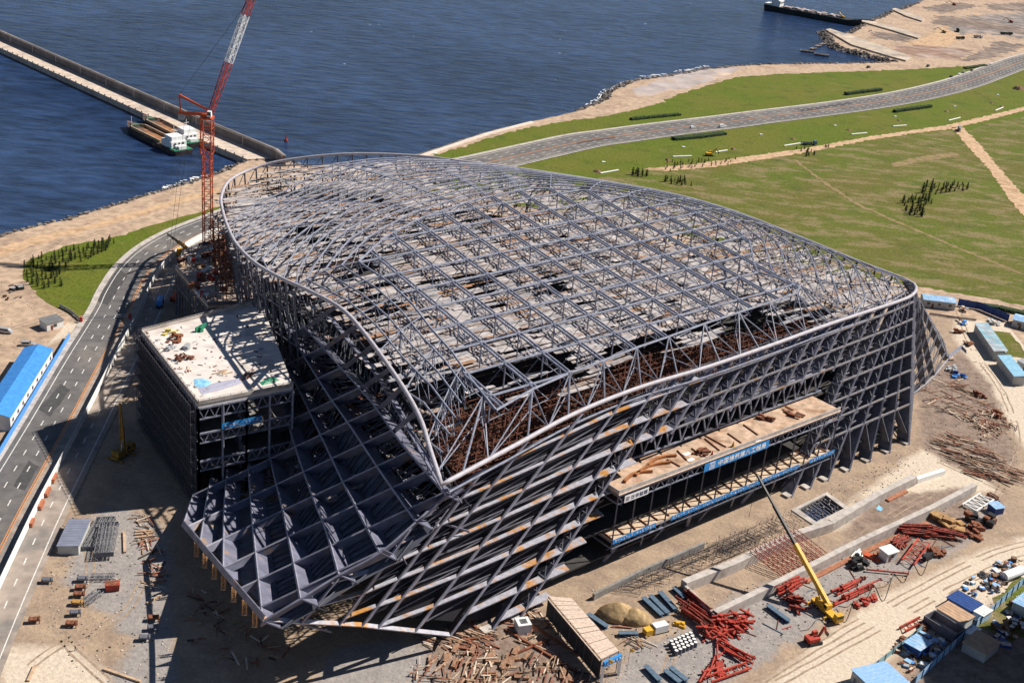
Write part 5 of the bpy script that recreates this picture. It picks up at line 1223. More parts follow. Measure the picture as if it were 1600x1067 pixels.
# ballast frames
bp_ = None
for x, y, m_, lb in [(74,910,STEEL_D,"dark ballast frame standing alone beside the site road"),(129,908,STEEL_D,"dark ballast frame at the head of the row"),(126,921,RUST,"brown ballast frame second in the row"),(124,932,RUST,"brown ballast frame third in the row"),(121,945,mat("ochre_frame", (.36,.20,.06), .3),"ochre ballast frame fourth in the row"),(118,961,STEEL_D,"dark ballast frame fifth in the row"),(112,978,RUST,"rusty ballast frame at the foot of the row"),(54,972,RUST,"rusty ballast frame alone nearest the lower left corner"),(240,969,RUST,"rusty ballast frame on the edge of the big shadow"),(239,984,STEEL_D,"small dark ballast frame below the rusty one by the shadow"),(226,1000,STEEL_D,"dark ballast frame lowest beside the big shadow")]:
    t = thing("ballast_frame", lb, "steel frame", at(x, y, .05), rad(10)+R.uniform(-.1,.1), "ballast frames in the yard"); g = MB().box((0,0,1.1), (2.7,1.5,.35))
    for s in (-1,1): g.beam((s*1.1,-.6,1.3), (s*1.1,.6,1.3), .2, .5)
    g.build("beam_deck", m_, t, world=False)
    for sx in (-1.2,1.2):
        for sy in (-.6,.6): MB().box((sx,sy,.5), (.2,.2,1.0)).build("leg", m_, t, world=False)
def beams(name, label, lst, m_, w, h, cat, group=None, ibeam=True):
    for x0, y0, x1, y1, lb in lst:
        a, b = at(x0, y0), at(x1, y1); d = (b-a).normalized(); s = V((-d.y, d.x, 0)); g = MB()
        if ibeam: g.beam(a+V((0,0,.12)), b+V((0,0,.12)), w, .14); g.beam(a+V((0,0,.2+h/2)), b+V((0,0,.2+h/2)), w*.25, h); g.beam(a+V((0,0,.28+h)), b+V((0,0,.28+h)), w, .14)
        else: g.beam(a+V((0,0,.05+h/2)), b+V((0,0,.05+h/2)), w, h)
        solo(name, lb or label, cat, g, m_, group=group)
t = thing("red_bin", "dark red skip standing on the gravel right of the ballast row", "skip", at(176,921), .3); MB().box((0,0,1.1), (3.2,2.0,2.0), 0, 0, 1.15).build("shell", RED, t, world=False); MB().box((0,0,2.12), (3.0,1.9,.06)).build("load", RUST, t, world=False)
beams("timber_beam", None, [(212,832,236,830,"top timber in the small stack by the big shadow"),(211,836,235,834,"middle timber in the small stack by the big shadow"),(213,841,237,838,"bottom timber in the small stack by the big shadow"),(194,832,195,864,"red brown pole lying by the lattice stack"),(230,944,256,928,"pale board beside the shadow edge"),(162,1046,220,1066,"red brown rail lying at the bottom left"),(44,1065,55,1041,"short dark pole lying at the lower left corner")], WOOD, .7, .5, "timber", "loose timbers in the left yard", ibeam=False)
# tops of props under the prow; their shaded lower parts are left out
for k, (x, y, z) in enumerate([(303,845,11.5),(316,862,13),(331,879,14.8),(345,896,16.5),(361,914,18.3),(378,934,20.3),(394,952,22)]):
    p = at(x, y, z); t = thing("prop_top", "sunlit top of an ochre prop under the prow, its shaded lower part left out", "prop", p-V((-.6,-.3,4.6)), 0, "prop tops under the prow")
    MB().lattice((0,0,0), (0,0,4.2), .9, 3, .07, .045).build("lattice", mat("ochre_pipe", (.42,.24,.12), .3, 1, .8), t, world=False); MB().box((0,0,.1), (1.4,1.4,.12)).build("foot_boards", WOOD, t, world=False)
# ---- goods on the side platform
def pile(name, label, x, y, z, n, dims, m_, cat, spread=1.5, group=None, seed=0):
    q = random.Random(int(x*7+y)); p = at(x, y, z); t = thing(name, label, cat, p, q.uniform(0,3), group)
    for k in range(n):
        d = [v*q.uniform(.6,1.3) for v in dims]; MB().box((q.uniform(-spread,spread), q.uniform(-spread,spread)*.7, d[2]/2+.02+(k//4)*dims[2]*.8), d, q.uniform(-.4,.4)).build("piece", m_[k % len(m_)] if isinstance(m_, list) else m_, t, world=False)
    return t
pile("material_pile", "pile of yellow bags on the platform corner", 268, 521, 32, 12, (1.2,.7,.4), mat("yellow_bag", (.62,.52,.14), .2), "pile", 2.5)
pile("material_pile", "pile of red brown crates on the platform", 273, 533, 32, 10, (1.3,1.0,.7), RUST, "pile", 2.5)
pile("material_pile", "heap of grey fittings at the left platform edge", 266, 545, 32, 10, (.9,.6,.5), GREYP, "pile", 1.6)
pile("material_pile", "brown heap of couplers near the lower platform edge", 288, 562, 32, 12, (1.0,.8,.5), SCAF, "pile", 3)
pile("material_pile", "green machine parts in the middle of the platform", 313, 516, 32, 7, (1.8,.7,.8), GREENP, "pile", 2)
pile("material_pile", "grey box and mat on the platform", 296, 544, 32, 3, (1.6,1.4,.9), GREYP, "pile", 1.8)
pile("material_pile", "scattered timber beside the roof shadow on the platform", 348, 583, 32, 8, (2.2,.3,.15), WOOD, "pile", 2)
pile("material_pile", "crossed poles heaped in the roof shadow on the platform", 386, 588, 32, 12, (3.5,.2,.2), SCAF, "pile", 2)
pile("material_pile", "yellow boards stacked at the left platform edge", 294, 578, 32, 5, (3.2,.5,.2), WOODP, "pile", .8)
def cloth(name, label, px, z, m_, cat, amp=.25):
    P = ats(px, z); c = sum(P, V())/len(P); g = MB(); k = len(P); I = [p.lerp(c, .5)+V((0,0,amp*R.uniform(.4,1.3))) for p in P]; g.add(P+I+[c+V((0,0,amp*R.uniform(0,.9)))], [(i, (i+1) % k, k+(i+1) % k, k+i) for i in range(k)]+[(k+i, k+(i+1) % k, 2*k) for i in range(k)]); return solo(name, label, cat, g, m_)
cloth("tarpaulin", "crumpled pale blue tarpaulin on the platform", [(303,592),(318,591),(331,597),(322,606),(304,604)], 32.05, mat("sky_blue_tarp", (.22,.48,.72), .25), "tarpaulin"); cloth("tarpaulin", "grey checked sheet laid along the platform's front edge", [(309,606),(340,597),(372,591),(378,598),(345,609),(315,616)], 32.05, mat("grey_tarp", (.36,.36,.46), .2, 3), "tarpaulin"); cloth("tarpaulin", "dark green sheet in shade at the platform's inner corner", [(405,597),(430,590),(437,594),(410,602)], 32.05, GREENP, "tarpaulin", .5)
q_ = random.Random(9)
for k in range(60):
    x = q_.uniform(280,350); y = q_.uniform(388,468)
    if not inside(at(x, y, 20), P2): continue
    p = at(x, y, 20); t = thing("stacked_crate", "rusty or pale crate among the clutter on the rear side platform", "crate", p, q_.uniform(0,3), "crates on the rear side platform"); m_ = [RUST, SCAF, WOODP, RED, WALLW, WOOD][k % 6]; d = (q_.uniform(1.5,4), q_.uniform(.8,2), q_.uniform(.6,1.6)); MB().box((0,0,d[2]/2), d).build("box", m_, t, world=False); MB().box((0,0,d[2]+.05), (d[0]*1.06,d[1]*1.06,.1)).build("lid", m_, t, world=False)

# ---- banners
def tpx(px, z=23.0):
    a, b = -10.0, GL+10
    for _ in range(40):
        m_ = (a+b)/2
        if pr(gp(m_, -.5, z))[0] < px: a = m_
        else: b = m_
    return a
def text_mesh(s, size, loc, rz, m_, parent, name="lettering", ext=.02):
    c = bpy.data.curves.new(name, 'FONT'); c.body = s; c.size = size; c.extrude = ext; c.space_character = 1.08; c.offset = size*.012
    o = bpy.data.objects.new(name, c); COL.objects.link(o); bpy.context.view_layer.update(); dg = bpy.context.evaluated_depsgraph_get(); me = bpy.data.meshes.new_from_object(o.evaluated_get(dg)); bpy.data.objects.remove(o)
    me.materials.clear(); me.materials.append(m_); o = bpy.data.objects.new(name, me); COL.objects.link(o); o.parent = parent
    xs = [v.co.x for v in me.vertices] or [0]; w_ = max(xs)-min(xs)
    o.location = loc; o.rotation_euler = (rad(90), 0, rz); return o, w_
BB = mat("banner_blue", (.035,.25,.62), .08, .5, .5); BW = mat("banner_white", (.80,.80,.80), .05, .5, .6); INK = mat("banner_ink", (.05,.06,.12), .1, .5, .6)
def banner(label, t0, t1, z0, z1, m_, fn=gp, u=None, d=-.62):
    p = fn(t0, d, z0); q = fn(t1, d, z0); t = thing("banner", label, "banner", p, heading(p, q)); L = (q-p).length; MB().box((L/2,0,(z1-z0)/2), (L,.08,z1-z0)).build("cloth", m_, t, world=False); return t, L
t0, t1 = tpx(1100), tpx(1201); bt_, L = banner("large blue banner with white characters on the gallery's upper edge", t0, t1, 21.6, 24.3, BB)
MB().box((L*.115,-.06,1.35), (2.3,.06,2.3)).build("emblem", BW, bt_, world=False)
g = MB()
for a_, s_ in ((1.75,.16),(1.0,.14)):
    for q in ((-1,-1,1,-1),(1,-1,1,1),(1,1,-1,1),(-1,1,-1,-1)): g.beam((L*.115+q[0]*a_/2,-.1,1.35+q[1]*a_/2), (L*.115+q[2]*a_/2,-.1,1.35+q[3]*a_/2), .03, s_)
g.beam((L*.115,-.1,.5), (L*.115,-.1,2.2), .03, .12); g.build("emblem_lines", BB, bt_, world=False)
tx, w_ = text_mesh("中国建筑第八工程局", 1.9, (L*.20,-.07,.62), 0, BW, bt_); k_ = (L*.74)/max(w_, .1); tx.scale = (k_, 1, 1) if k_ < 1.6 else (1.6, 1, 1)
t0, t1 = tpx(975.5, 22.8), tpx(1013, 22.8); bt_, L = banner("small white sign with dark characters at the gallery's left corner", t0, t1, 21.7, 23.9, BW)
g = MB()
for q in ((-1,-1,1,-1),(1,-1,1,1),(1,1,-1,1),(-1,1,-1,-1),(-1,0,1,0),(0,-1,0,1)): g.beam((L*.12+q[0]*.55,-.07,1.1+q[1]*.55), (L*.12+q[2]*.55,-.07,1.1+q[3]*.55), .03, .14)
g.build("emblem", INK, bt_, world=False); tx, w_ = text_mesh("泛华监理", 1.35, (L*.25,-.07,.58), 0, INK, bt_); k_ = L*.7/max(w_, .1); tx.scale = (min(k_, 1.5), 1, 1)
def slogan(label, t0, t1, z0, z1, n, fn=gp, d=-.62):
    b_, L = banner(label, t0, t1, z0, z1, BB, fn, d=d); g = MB(); q = random.Random(int(t0*10)); H = z1-z0; st = L/(n+1)
    for k in range(n):
        if k == n//2: continue
        c = st*(k+1); s = min(st*.36, H*.34)
        for j in range(4):
            if q.random() < .55: zz = H/2+q.uniform(-1,1)*s; g.beam((c-s*q.uniform(.5,1),-.07,zz), (c+s*q.uniform(.5,1),-.07,zz), .02, H*.08)
            else: xx = c+q.uniform(-.8,.8)*s; g.beam((xx,-.07,H/2-s*q.uniform(.4,1)), (xx+q.uniform(-.2,.2)*s,-.07,H/2+s*q.uniform(.4,1)), H*.08, .02)
    g.build("lettering", BW, b_, world=False)
for x0, x1, n, lb in [(957,1024,15,"narrow blue slogan strip at the left end of the gallery floor"),(1048,1094,11,"narrow blue slogan strip second from left on the gallery floor"),(1094,1136,11,"narrow blue slogan strip third from left on the gallery floor"),(1137,1190,13,"narrow blue slogan strip behind the crane boom tip"),(1191,1247,13,"narrow blue slogan strip right of the crane boom"),(1264,1303,9,"narrow blue slogan strip at the right end of the gallery floor")]:
    slogan(lb, tpx(x0, 9.6), tpx(x1, 9.6), 9.0, 10.5, n)
def pg(t, d, z): u = (P1[2]-P1[1]).normalized(); n = V((u.y, -u.x, 0)); return up(P1[1]+u*t+n*(-d), z)
slogan("blue slogan strip in the shade on the side platform's front", 6.5, 18.5, 23.2, 25.0, 9, pg, -1.0)
# ---- goods on the gallery deck
for x, y, r0, lb in [(985,752,11,"rusty curved girder at the left end of the gallery deck"),(1002,742,14,"rusty curved girder in the middle of the left gallery heap"),(1020,728,12,"rusty curved girder ending at the white sheets on the gallery")]:
    p = at(x, y, 25.05); g = MB(); P = [p+GU*(r0*(k/8)-2)+GN*(1.8*math.sin(k/8*3.1)+.3)+V((0,0,.4)) for k in range(9)]
    for a, b in zip(P, P[1:]): g.beam(a, b, .7, .8)
    solo("curved_girder", lb, "girder", g, mat("rust_orange", (.34,.14,.055), .35, .6, .85), group="curved girders on the gallery")
for x, y, lb in [(1095,709,"red brown frame heap on the middle of the gallery"),(1195,655,"dark machine heap near the right end of the gallery deck"),(1240,648,"rust brown plate heap at the right of the gallery deck")]: pile("material_pile", lb, x, y, 25, 9, (2.4,.8,.5), [RUST, SCAF], "pile", 2.6)
for x, y, lb in [(1112,713,"red cone nearest the big banner"),(1145,698,"small ochre cone further right on the gallery")]:
    p = at(x, y, 25.03); t = thing("marker_cone", lb, "cone", p); MB().tube((0,0,.1), (0,0,2.0), .55, 8, .05).build("cone", RED if x < 1130 else YELLOW, t, world=False); MB().box((0,0,.05), (1.2,1.2,.1)).build("base", RED if x < 1130 else YELLOW, t, world=False)
for x, y, lb in [(1073,709,"left white sheet lying on the gallery deck"),(1079,718,"lower white sheet lying on the gallery deck"),(1183,688,"white sheets by the banner's right end")]: p = at(x, y, 25.1); solo("white_sheet", lb, "sheet", MB().box(p, (2.6,1.3,.15), .7), WHITE)
beams("timber_beam", None, [(0,0,0,0,"")][:0], WOOD, .3, .3, "timber")
for k in range(7):
    t_ = 24+k*6.0+R.uniform(-2,2); a = gp(t_, 1.5+R.uniform(0,2), 25.2); b = gp(t_+R.uniform(-.5,2), R.uniform(5,11), 25.2); t = solo("deck_joist", "brown joist lying across the gallery formwork", "joist", MB().beam(a, b, .28, .3), SCAF, group="joists on the gallery formwork")

# ---- concrete trench walls
def wall(label, px, H, T, m_, side=1, name="trench_wall", cat="concrete wall"):
    P = ats(px); g = MB()
    for a, b in zip(P, P[1:]):
        d = (b-a).normalized(); s = V((-d.y, d.x, 0))*T*side; g.hexa([a-V((0,0,.3)), b-V((0,0,.3)), b+s-V((0,0,.3)), a+s-V((0,0,.3)), a+V((0,0,H)), b+V((0,0,H)), b+s+V((0,0,H)), a+s+V((0,0,H))])
    return solo(name, label, cat, g, m_)
wall("long concrete trench wall nearer the hall", [(1071,926),(1146,896),(1242,850),(1300,831),(1374,786),(1430,758)], 3.2, 2.2, CONC)
wall("long concrete trench wall nearer the yard", [(1119,972),(1201,932),(1258,903),(1340,861),(1457,806),(1524,770)], 3.0, 1.8, CONC)
wall("short concrete end wall closing the trench", [(1117.5,970),(1071,925)], 2.5, .9, CONC)
wall("low concrete upstand in front of the gallery", [(928,938),(1003,900),(1100,857)], 2.0, .8, CONCD)
wall("white painted end of the rear trench wall", [(1433,756),(1476,742)], 1.8, 1.6, WHITE)
for i, (a_, b_) in enumerate([((1086,922),(1098,938)),((1140,897),(1152,893)),((1262,846),(1275,853))]): pass
g = MB(); q = random.Random(21)
for k in range(10):
    x0 = 1172+k*7.5; a = at(x0, 862-k*3.6, 3.5); b = at(x0+56, 905-k*3.6, .6)
    t = thing("red_brace", "red lattice brace leaning across the concrete trench", "brace", up(b, 0), 0, "red braces across the trench"); MB().tube(a, b, .13, 5).tube(a+V((0,0,1.3)), b+V((0,0,1.2)), .11, 5).build("chords", RED, t)
    g2 = MB()
    for j in range(8): p, r_ = a.lerp(b, j/8), a.lerp(b, (j+1)/8); g2.beam(p, r_+V((0,0,1.2)), .08); g2.beam(p, p+V((0,0,1.25)), .08)
    g2.build("web", RED, t)
# rebar
g = MB(); q = random.Random(31)
A_, B_, C_, D_ = at(935,925), at(1232,800), at(1262,822), at(1000,935)
for k in range(110): t_ = q.random(); a = A_.lerp(B_, t_); b = D_.lerp(C_, t_); s = q.random()*.5; a2 = a.lerp(b, s); b2 = a.lerp(b, min(1, s+q.uniform(.2,.7))); g.beam(a2+V((0,0,.5)), b2+V((0,0,q.uniform(.4,1.2))), .09)
for k in range(26): s = q.random(); a = A_.lerp(D_, s); b = B_.lerp(C_, s); t_ = q.random()*.6; g.beam(a.lerp(b, t_)+V((0,0,.6)), a.lerp(b, t_+q.uniform(.1,.4))+V((0,0,.6)), .10)
for k in range(240): p = A_.lerp(B_, q.random()).lerp(D_.lerp(C_, q.random()), q.random()); g.beam(p, p+V((q.uniform(-.3,.3), q.uniform(-.3,.3), q.uniform(1,2.6))), .07)
struct("reinforcement", g, mat("rebar", (.055,.05,.06), .4, 2, .8), "dark reinforcing bars standing in front of the gallery", kind="stuff")
# pit
PIT = ats([(1247,797),(1290,775),(1318,796),(1275,817)])
t = thing("excavated_pit", "dark rectangular pit crossed by reinforcing bars beside the trench wall", "pit", PIT[0]); g = MB()
for a, b in zip(PIT, PIT[1:]+PIT[:1]): g.add([a+V((0,0,.12)), b+V((0,0,.12)), b-V((0,0,7)), a-V((0,0,7))], [(0,1,2,3)])
g.build("walls", CONCD, t); MB().add([p-V((0,0,7)) for p in PIT], [(0,1,2,3)]).build("floor", SOIL, t)
g = MB(); pc2 = sum(PIT, V())/4
for a, b in zip(PIT, PIT[1:]+PIT[:1]):
    a2, b2 = a+(a-pc2).normalized()*2.4, b+(b-pc2).normalized()*2.4; g.hexa([a-V((0,0,.2)), b-V((0,0,.2)), b2-V((0,0,.2)), a2-V((0,0,.2)), a+V((0,0,.5)), b+V((0,0,.5)), b2+V((0,0,.35)), a2+V((0,0,.35))])
g.build("rim", CONC, t)
for k in range(9): u = (k+.5)/9; MB().beam(PIT[0].lerp(PIT[1], u)+V((0,0,-.5)), PIT[3].lerp(PIT[2], u)+V((0,0,-.5)), .3, .4).build("bar", STEEL_D, t)
# walkway with timber roof
W0, W1, W2, W3 = at(857,932,6.5), at(893,935,6.5), at(967,1017,6.5), at(940,1030,6.5)
t = thing("covered_walkway", "sloping site walkway with pale plank roof and dark side", "walkway", up(W3, 0)); g = MB(); n = 13
for k in range(n):
    a, b, c, d = W0.lerp(W3, k/n), W1.lerp(W2, k/n), W1.lerp(W2, (k+.93)/n), W0.lerp(W3, (k+.93)/n); z = V((0,0,R.uniform(-.08,.08))); g.hexa([a+z, b+z, c+z, d+z]+[p+z+V((0,0,.18)) for p in (a,b,c,d)])
g.build("plank_roof", WOODP, t)
g = MB()
for k in range(8): a, b = W0.lerp(W3, k/7), W1.lerp(W2, k/7); g.beam(up(a, 0), a, .2); g.beam(up(b, 0), b, .2); g.beam(a-V((0,0,.2)), b-V((0,0,.2)), .2)
g.build("frame", STEEL_D, t); MB().beam((W0+W3)/2*0+W0-V((0,0,3.2)), W3-V((0,0,3.2)), .08, 5.8).build("side_netting", mat("black_net", (.03,.03,.035), .3), t); MB().beam(W0-V((.4,.2,.2)), W3-V((.4,.2,.2)), .3, .25).build("edge_board", WOODP, t)
t2 = thing("entrance_portal", "blue and white lettered portal at the foot of the covered walkway", "portal", up(W3, 0)); e = (W2-W3).normalized(); f = V((e.y,-e.x,0))*.9; a, b = up(W3, 0)+f, up(W2, 0)+f
for p in (a, b): MB().beam(p, up(p, 5.2), .7, .7).build("pillar", BW, t2)
MB().beam(up(a, 5.6), up(b, 5.6), .8, 1.3).build("lintel", BB, t2); g = MB()
for k in range(5): p = up(a, 5.6).lerp(up(b, 5.6), (k+.7)/5.4)+f*.55; g.beam(p-e*.25, p+e*.25, .03, .12); g.beam(p+V((0,0,.3)), p-V((0,0,.3)), .1, .03); g.beam(p-e*.25+V((0,0,.28)), p+e*.25+V((0,0,.28)), .03, .1)
g.build("lettering", BW, t2)
for p, lb, c_ in ((up(W3, 0)+f*2+V((.5,1,0)), "small yellow flag left of the portal", YELLOW), (up(W2, 0)+f+V((2.2,1.5,0)), "small yellow flag right of the portal", YELLOW)):
    t = thing("flag", lb, "flag", p); MB().tube((0,0,0), (0,0,7.2), .05, 5).build("pole", STEEL, t, world=False); MB().add([(0,0,7.1),(.9,.15,6.9),(1.3,-.1,6.2),(0,0,5.9),(0,.02,7.1),(.9,.17,6.9),(1.3,-.08,6.2),(0,.02,5.9)], [(0,1,2,3),(7,6,5,4),(0,4,5,1),(1,5,6,2),(2,6,7,3)]).build("cloth", c_, t, world=False)
# ---- debris of boards under the front
g = MB(); q = random.Random(41)
def boards(poly, n, z1=.9, l=(1.5,5.5), dirs=None):
    P = ats(poly); xs = [p.x for p in P]; ys = [p.y for p in P]; k = 0
    while k < n:
        p = V((q.uniform(min(xs), max(xs)), q.uniform(min(ys), max(ys)), 0))
        if not inside(p, P): continue
        k += 1; a = q.choice(dirs)+q.gauss(0,.18) if dirs else q.uniform(0,3.14); L = q.uniform(*l); d = V((math.cos(a), math.sin(a), q.uniform(-.06,.10)))*L/2; p.z = q.uniform(.15, z1); g.beam(p-d, p+d, q.uniform(.15,.5), q.uniform(.08,.25), q.choice([0,0,1,1,2,3]))
boards([(690,1067),(640,1062),(650,1035),(760,1015),(860,1030),(935,1067),(900,1085),(690,1085)], 200, 1.1, dirs=[1.2,1.5,.1,1.35]); boards([(640,1005),(700,985),(770,985),(775,1010),(700,1020)], 90, .7, dirs=[-.5,-.3]); boards([(780,955),(840,945),(900,1010),(880,1030),(800,1000)], 70, .5); boards([(210,800),(245,810),(262,890),(240,960),(225,900)], 60, .8); boards([(300,900),(390,985),(470,1010),(400,1050),(290,1000)], 60, .6)
boards([(1450,690),(1500,680),(1600,740),(1600,760),(1520,745)], 150, 1.2, (3,9), [-.7,-.5]); boards([(1440,600),(1500,590),(1570,660),(1530,670),(1450,640)], 80, .6, (2,8), [-.7,.5]); boards([(1500,650),(1560,640),(1590,670),(1540,690)], 120, 1.3, (1,4)); boards([(960,985),(1010,950),(1030,1000),(985,1020)], 25, .4)
struct("timber_debris", g, [mat("debris_red", (.24,.10,.065), .4, 1, .9), mat("debris_brown", (.34,.23,.15), .4, 1, .9), mat("debris_pale", (.58,.48,.38), .3, 1, .9), mat("debris_dark", (.06,.045,.04), .4, 1, .9)], "loose boards and scrap timber scattered on the ground", kind="stuff")
t = thing("concrete_shaft", "square white concrete shaft head among the timber debris", "shaft", at(816,985), .35); g = MB()
for dx, dy, sx, sy in ((0,-1.4,3.6,.8),(0,1.4,3.6,.8),(-1.4,0,.8,2.0),(1.4,0,.8,2.0)): g.box((dx,dy,1.5), (sx,sy,3.0))
g.build("rim", WALLW, t, world=False); MB().box((0,0,.6), (2,2,.1)).build("bottom", BLACK, t, world=False)
beams("formwork_beam", None, [(690,920,746,985,"long beam running down from the hall edge to the debris"),(800,958,905,1025,"long low kerb beam under the walkway shade"),(790,985,900,1050,"dark edge beam between debris and walkway"),(715,1003,770,995,"short red beam beside the plywood floor"),(806,1022,858,1000,"rusty girder lying left of the walkway")], RUST, .6, .6, "beam", "beams around the debris", ibeam=False)
sheet("plywood_floor", [(700,985),(745,965),(765,1000),(720,1010)], .09, mat("plywood", (.36,.24,.17), .3, .8, .9), "brown plywood floor by the hall corner", amp=.2); 
for x, y, s, lb in [(965,962,1.0,"rounded brown tarpaulin covered mound nearest the walkway"),(990,968,.85,"square brown tarpaulin covered stack beside the mound")]:
    p = at(x, y); g = MB(); n, m_ = 22, 9
    for j in range(m_):
        f = j/(m_-1); rr_ = (1-f**2.2)*5.2*s+.2; 
        for i in range(n): a = i*6.283/n; k_ = 1+.18*NZ.noise(V((math.cos(a)*2, math.sin(a)*2, f*2+x))); g.v.append(p+V((math.cos(a)*rr_*k_, math.sin(a)*rr_*k_*.7, f*4.2*s+.25*NZ.noise(V((math.cos(a)*3, math.sin(a)*3, f*4+x))))))
    for j in range(m_-1):
        for i in range(n): g.f.append((j*n+i, j*n+(i+1) % n, (j+1)*n+(i+1) % n, (j+1)*n+i)); g.m.append(0)
    g.f.append(tuple((m_-1)*n+i for i in range(n))); g.m.append(0); solo("covered_heap", lb, "covered heap", g, TARP, smooth=True)
beams("steel_plate_beam", None, [(1004,937,1034,965,"blue grey beam leftmost of the three by the tarpaulin"),(1015,934,1043,962,"blue grey beam in the middle of the three by the tarpaulin"),(1030,928,1055,956,"blue grey beam rightmost of the three by the tarpaulin"),(1052,921,1070,938,"short blue grey beam touching the trench end wall"),(1198,949,1232,974,"long blue grey beam lying left of the yellow crane"),(918,963,948,983,"blue grey sheet bundle by the walkway roof"),(966,993,996,993,"flat blue bundle below the tarpaulins"),(1008,1044,1030,1067,"dark grey beam at the bottom left of the red heap"),(1038,1051,1062,1070,"dark grey beam in the bottom row beside the pipes"),(1046,1046,1072,1067,"dark grey beam rightmost in the bottom row")], BSTEEL, 1.5, .8, "steel beam", "blue grey beams in the yard")
t = thing("generator", "white and yellow generator by the tarpaulin heaps", "generator", at(1030,986), .5); MB().box((0,0,1.3), (4,2.2,2.2)).build("housing", WHITE, t, world=False); MB().box((-3.4,0,1.0), (2.6,2.0,1.6)).build("engine", YELLOW, t, world=False); MB().box((0,0,.15), (4.6,2.4,.3)).build("skid", BLACK, t, world=False)
pile("material_pile", "yellow brackets heaped on a sheet by the red struts", 1062, 976, 0, 9, (1.6,.4,.5), YELLOW, "pile", 1.6)
q = random.Random(51); pp = None
for i in range(6):
    for j in range(4):
        p = at(1048+i*6+j*2.6, 1008-i*2.6+j*5.0); lb = "grey pipe standing on end in the block of pipes beside the red heap"
        if pp is None: pp = thing("pipe_section", lb, "pipe", p, 0, "grey pipes standing on end"); MB().tube((0,0,0), (0,0,1.6), .55, 10, cap=False).build("shell", STEEL_D, pp, world=False); MB().tube((0,0,1.45), (0,0,1.55), .5, 10).build("end_cap", WHITE, pp, world=False)
        else: copy_tree(pp, p)
# ---- red steel
RED2 = mat('weathered_red', (.27,.045,.03), .4, 1.5, .75, col2=(.13,.04,.03), c2amt=.55, s2=.5); RED3 = mat('bright_red', (.46,.06,.035), .25, 1.5, .6, col2=(.26,.045,.03), c2amt=.4, s2=.4)
def strut(L, r=.28):
    g = MB().tube((-L/2,0,0), (L/2,0,0), r, 7); return g
def scatter(label, group, poly, n, make, ang, z=(.3,1.8), seed=1, name="red_strut", cat="strut", jit=.08):
    q = random.Random(seed); P = ats(poly); xs = [p.x for p in P]; ys = [p.y for p in P]; first = None; k = 0
    while k < n:
        p = V((q.uniform(min(xs), max(xs)), q.uniform(min(ys), max(ys)), q.uniform(*z)))
        if not inside(p, P): continue
        k += 1; rz = ang+q.gauss(0, jit)
        if first is None: first = make(name, label, p, rz, group, cat)
        else: o_ = copy_tree(first, p, rz); o_.rotation_euler.x = 0
def mk_strut(L, RED=RED):
    def f(name, label, p, rz, group, cat):
        t = thing(name, label, cat, p, rz, group); strut(L).build("tube", RED, t, world=False)
        for s in (-1, 1): MB().box((s*L/2,0,0), (.12,.8,.8)).build("end_plate", RED, t, world=False)
        return t
    return f
def mk_x(L, RED=RED):
    def f(name, label, p, rz, group, cat):
        t = thing(name, label, cat, p, rz, group)
        for s in (-1, 1): MB().beam((-L/2,-s*L*.3,0), (L/2,s*L*.3,.5*s), .5, .4).build("arm", RED, t, world=False)
        MB().tube((0,0,-.5), (0,0,.6), .6, 8).build("hub", RED, t, world=False); return t
    return f
def mk_truss(L, w=1.6, RED=RED):
    def f(name, label, p, rz, group, cat):
        t = thing(name, label, cat, p, rz, group)
        for s in (-1, 1): MB().beam((-L/2,s*w/2,0), (L/2,s*w/2,0), .4, .5).build("side_rail", RED, t, world=False)
        g = MB(); n = max(3, int(L/1.4))
        for k in range(n): x = -L/2+L*k/n; g.beam((x,-w/2*(-1)**k,0), (x+L/n,w/2*(-1)**k,0), .18)
        g.build("web", RED, t, world=False); return t
    return f
da = heading(at(1081,941), at(1119,968)); ua = heading(at(1310,925), at(1355,905))
scatter("long red tube in the big parallel bundle by the trench end wall", "red tubes of the parallel bundle", [(1066,962),(1086,944),(1112,962),(1095,982)], 30, mk_strut(9.5, RED2), da, (.4,3.0), 1)
scatter("red crossed brace in the tangled heap beside the tube bundle", "red braces of the tangled heap", [(1098,990),(1125,970),(1165,968),(1168,985),(1130,1000),(1105,1003)], 24, mk_x(4.2), da, (.5,2.6), 2, "red_cross_brace", "brace", .6)
scatter("red beam in the fan shaped heap below the tangled braces", "red beams of the fan shaped heap", [(1128,1015),(1150,1012),(1165,1030),(1150,1034)], 9, mk_strut(8, RED3), da+.15, (.4,1.6), 3, "red_beam", "beam", .15)
scatter("red curved or bent beam lying loose near the bottom of the yard", "loose red beams at the bottom", [(1085,1045),(1110,1015),(1135,1030),(1105,1062)], 8, mk_strut(7), ua+.4, (.4,.9), 4, "red_beam", "beam", .3)
scatter("red scaffold frame in the rack behind the trench wall by the yellow crane", "red frames of the rack by the crane", [(1212,925),(1222,912),(1246,918),(1240,930)], 10, mk_truss(6, 1.2), ua, (.5,2.6), 5, "red_scaffold", "frame", .15)
scatter("red crossed brace in the heap in the crane's shadow", "red braces in the crane's shadow", [(1228,940),(1240,932),(1252,946),(1244,958)], 10, mk_x(3.6, RED2), da, (.4,1.6), 6, "red_cross_brace", "brace", .5)
scatter("red beam in the left bundle on the gravel right of the crane", "red beams of the left bundle", [(1312,920),(1338,906),(1342,912),(1318,926)], 8, mk_strut(9), ua, (.4,1.5), 7, "red_beam", "beam", .04)
scatter("red beam in the right bundle on the gravel right of the crane", "red beams of the right bundle", [(1316,936),(1356,914),(1360,922),(1322,942)], 12, mk_strut(10), ua, (.4,2.2), 8, "red_beam", "beam", .04)
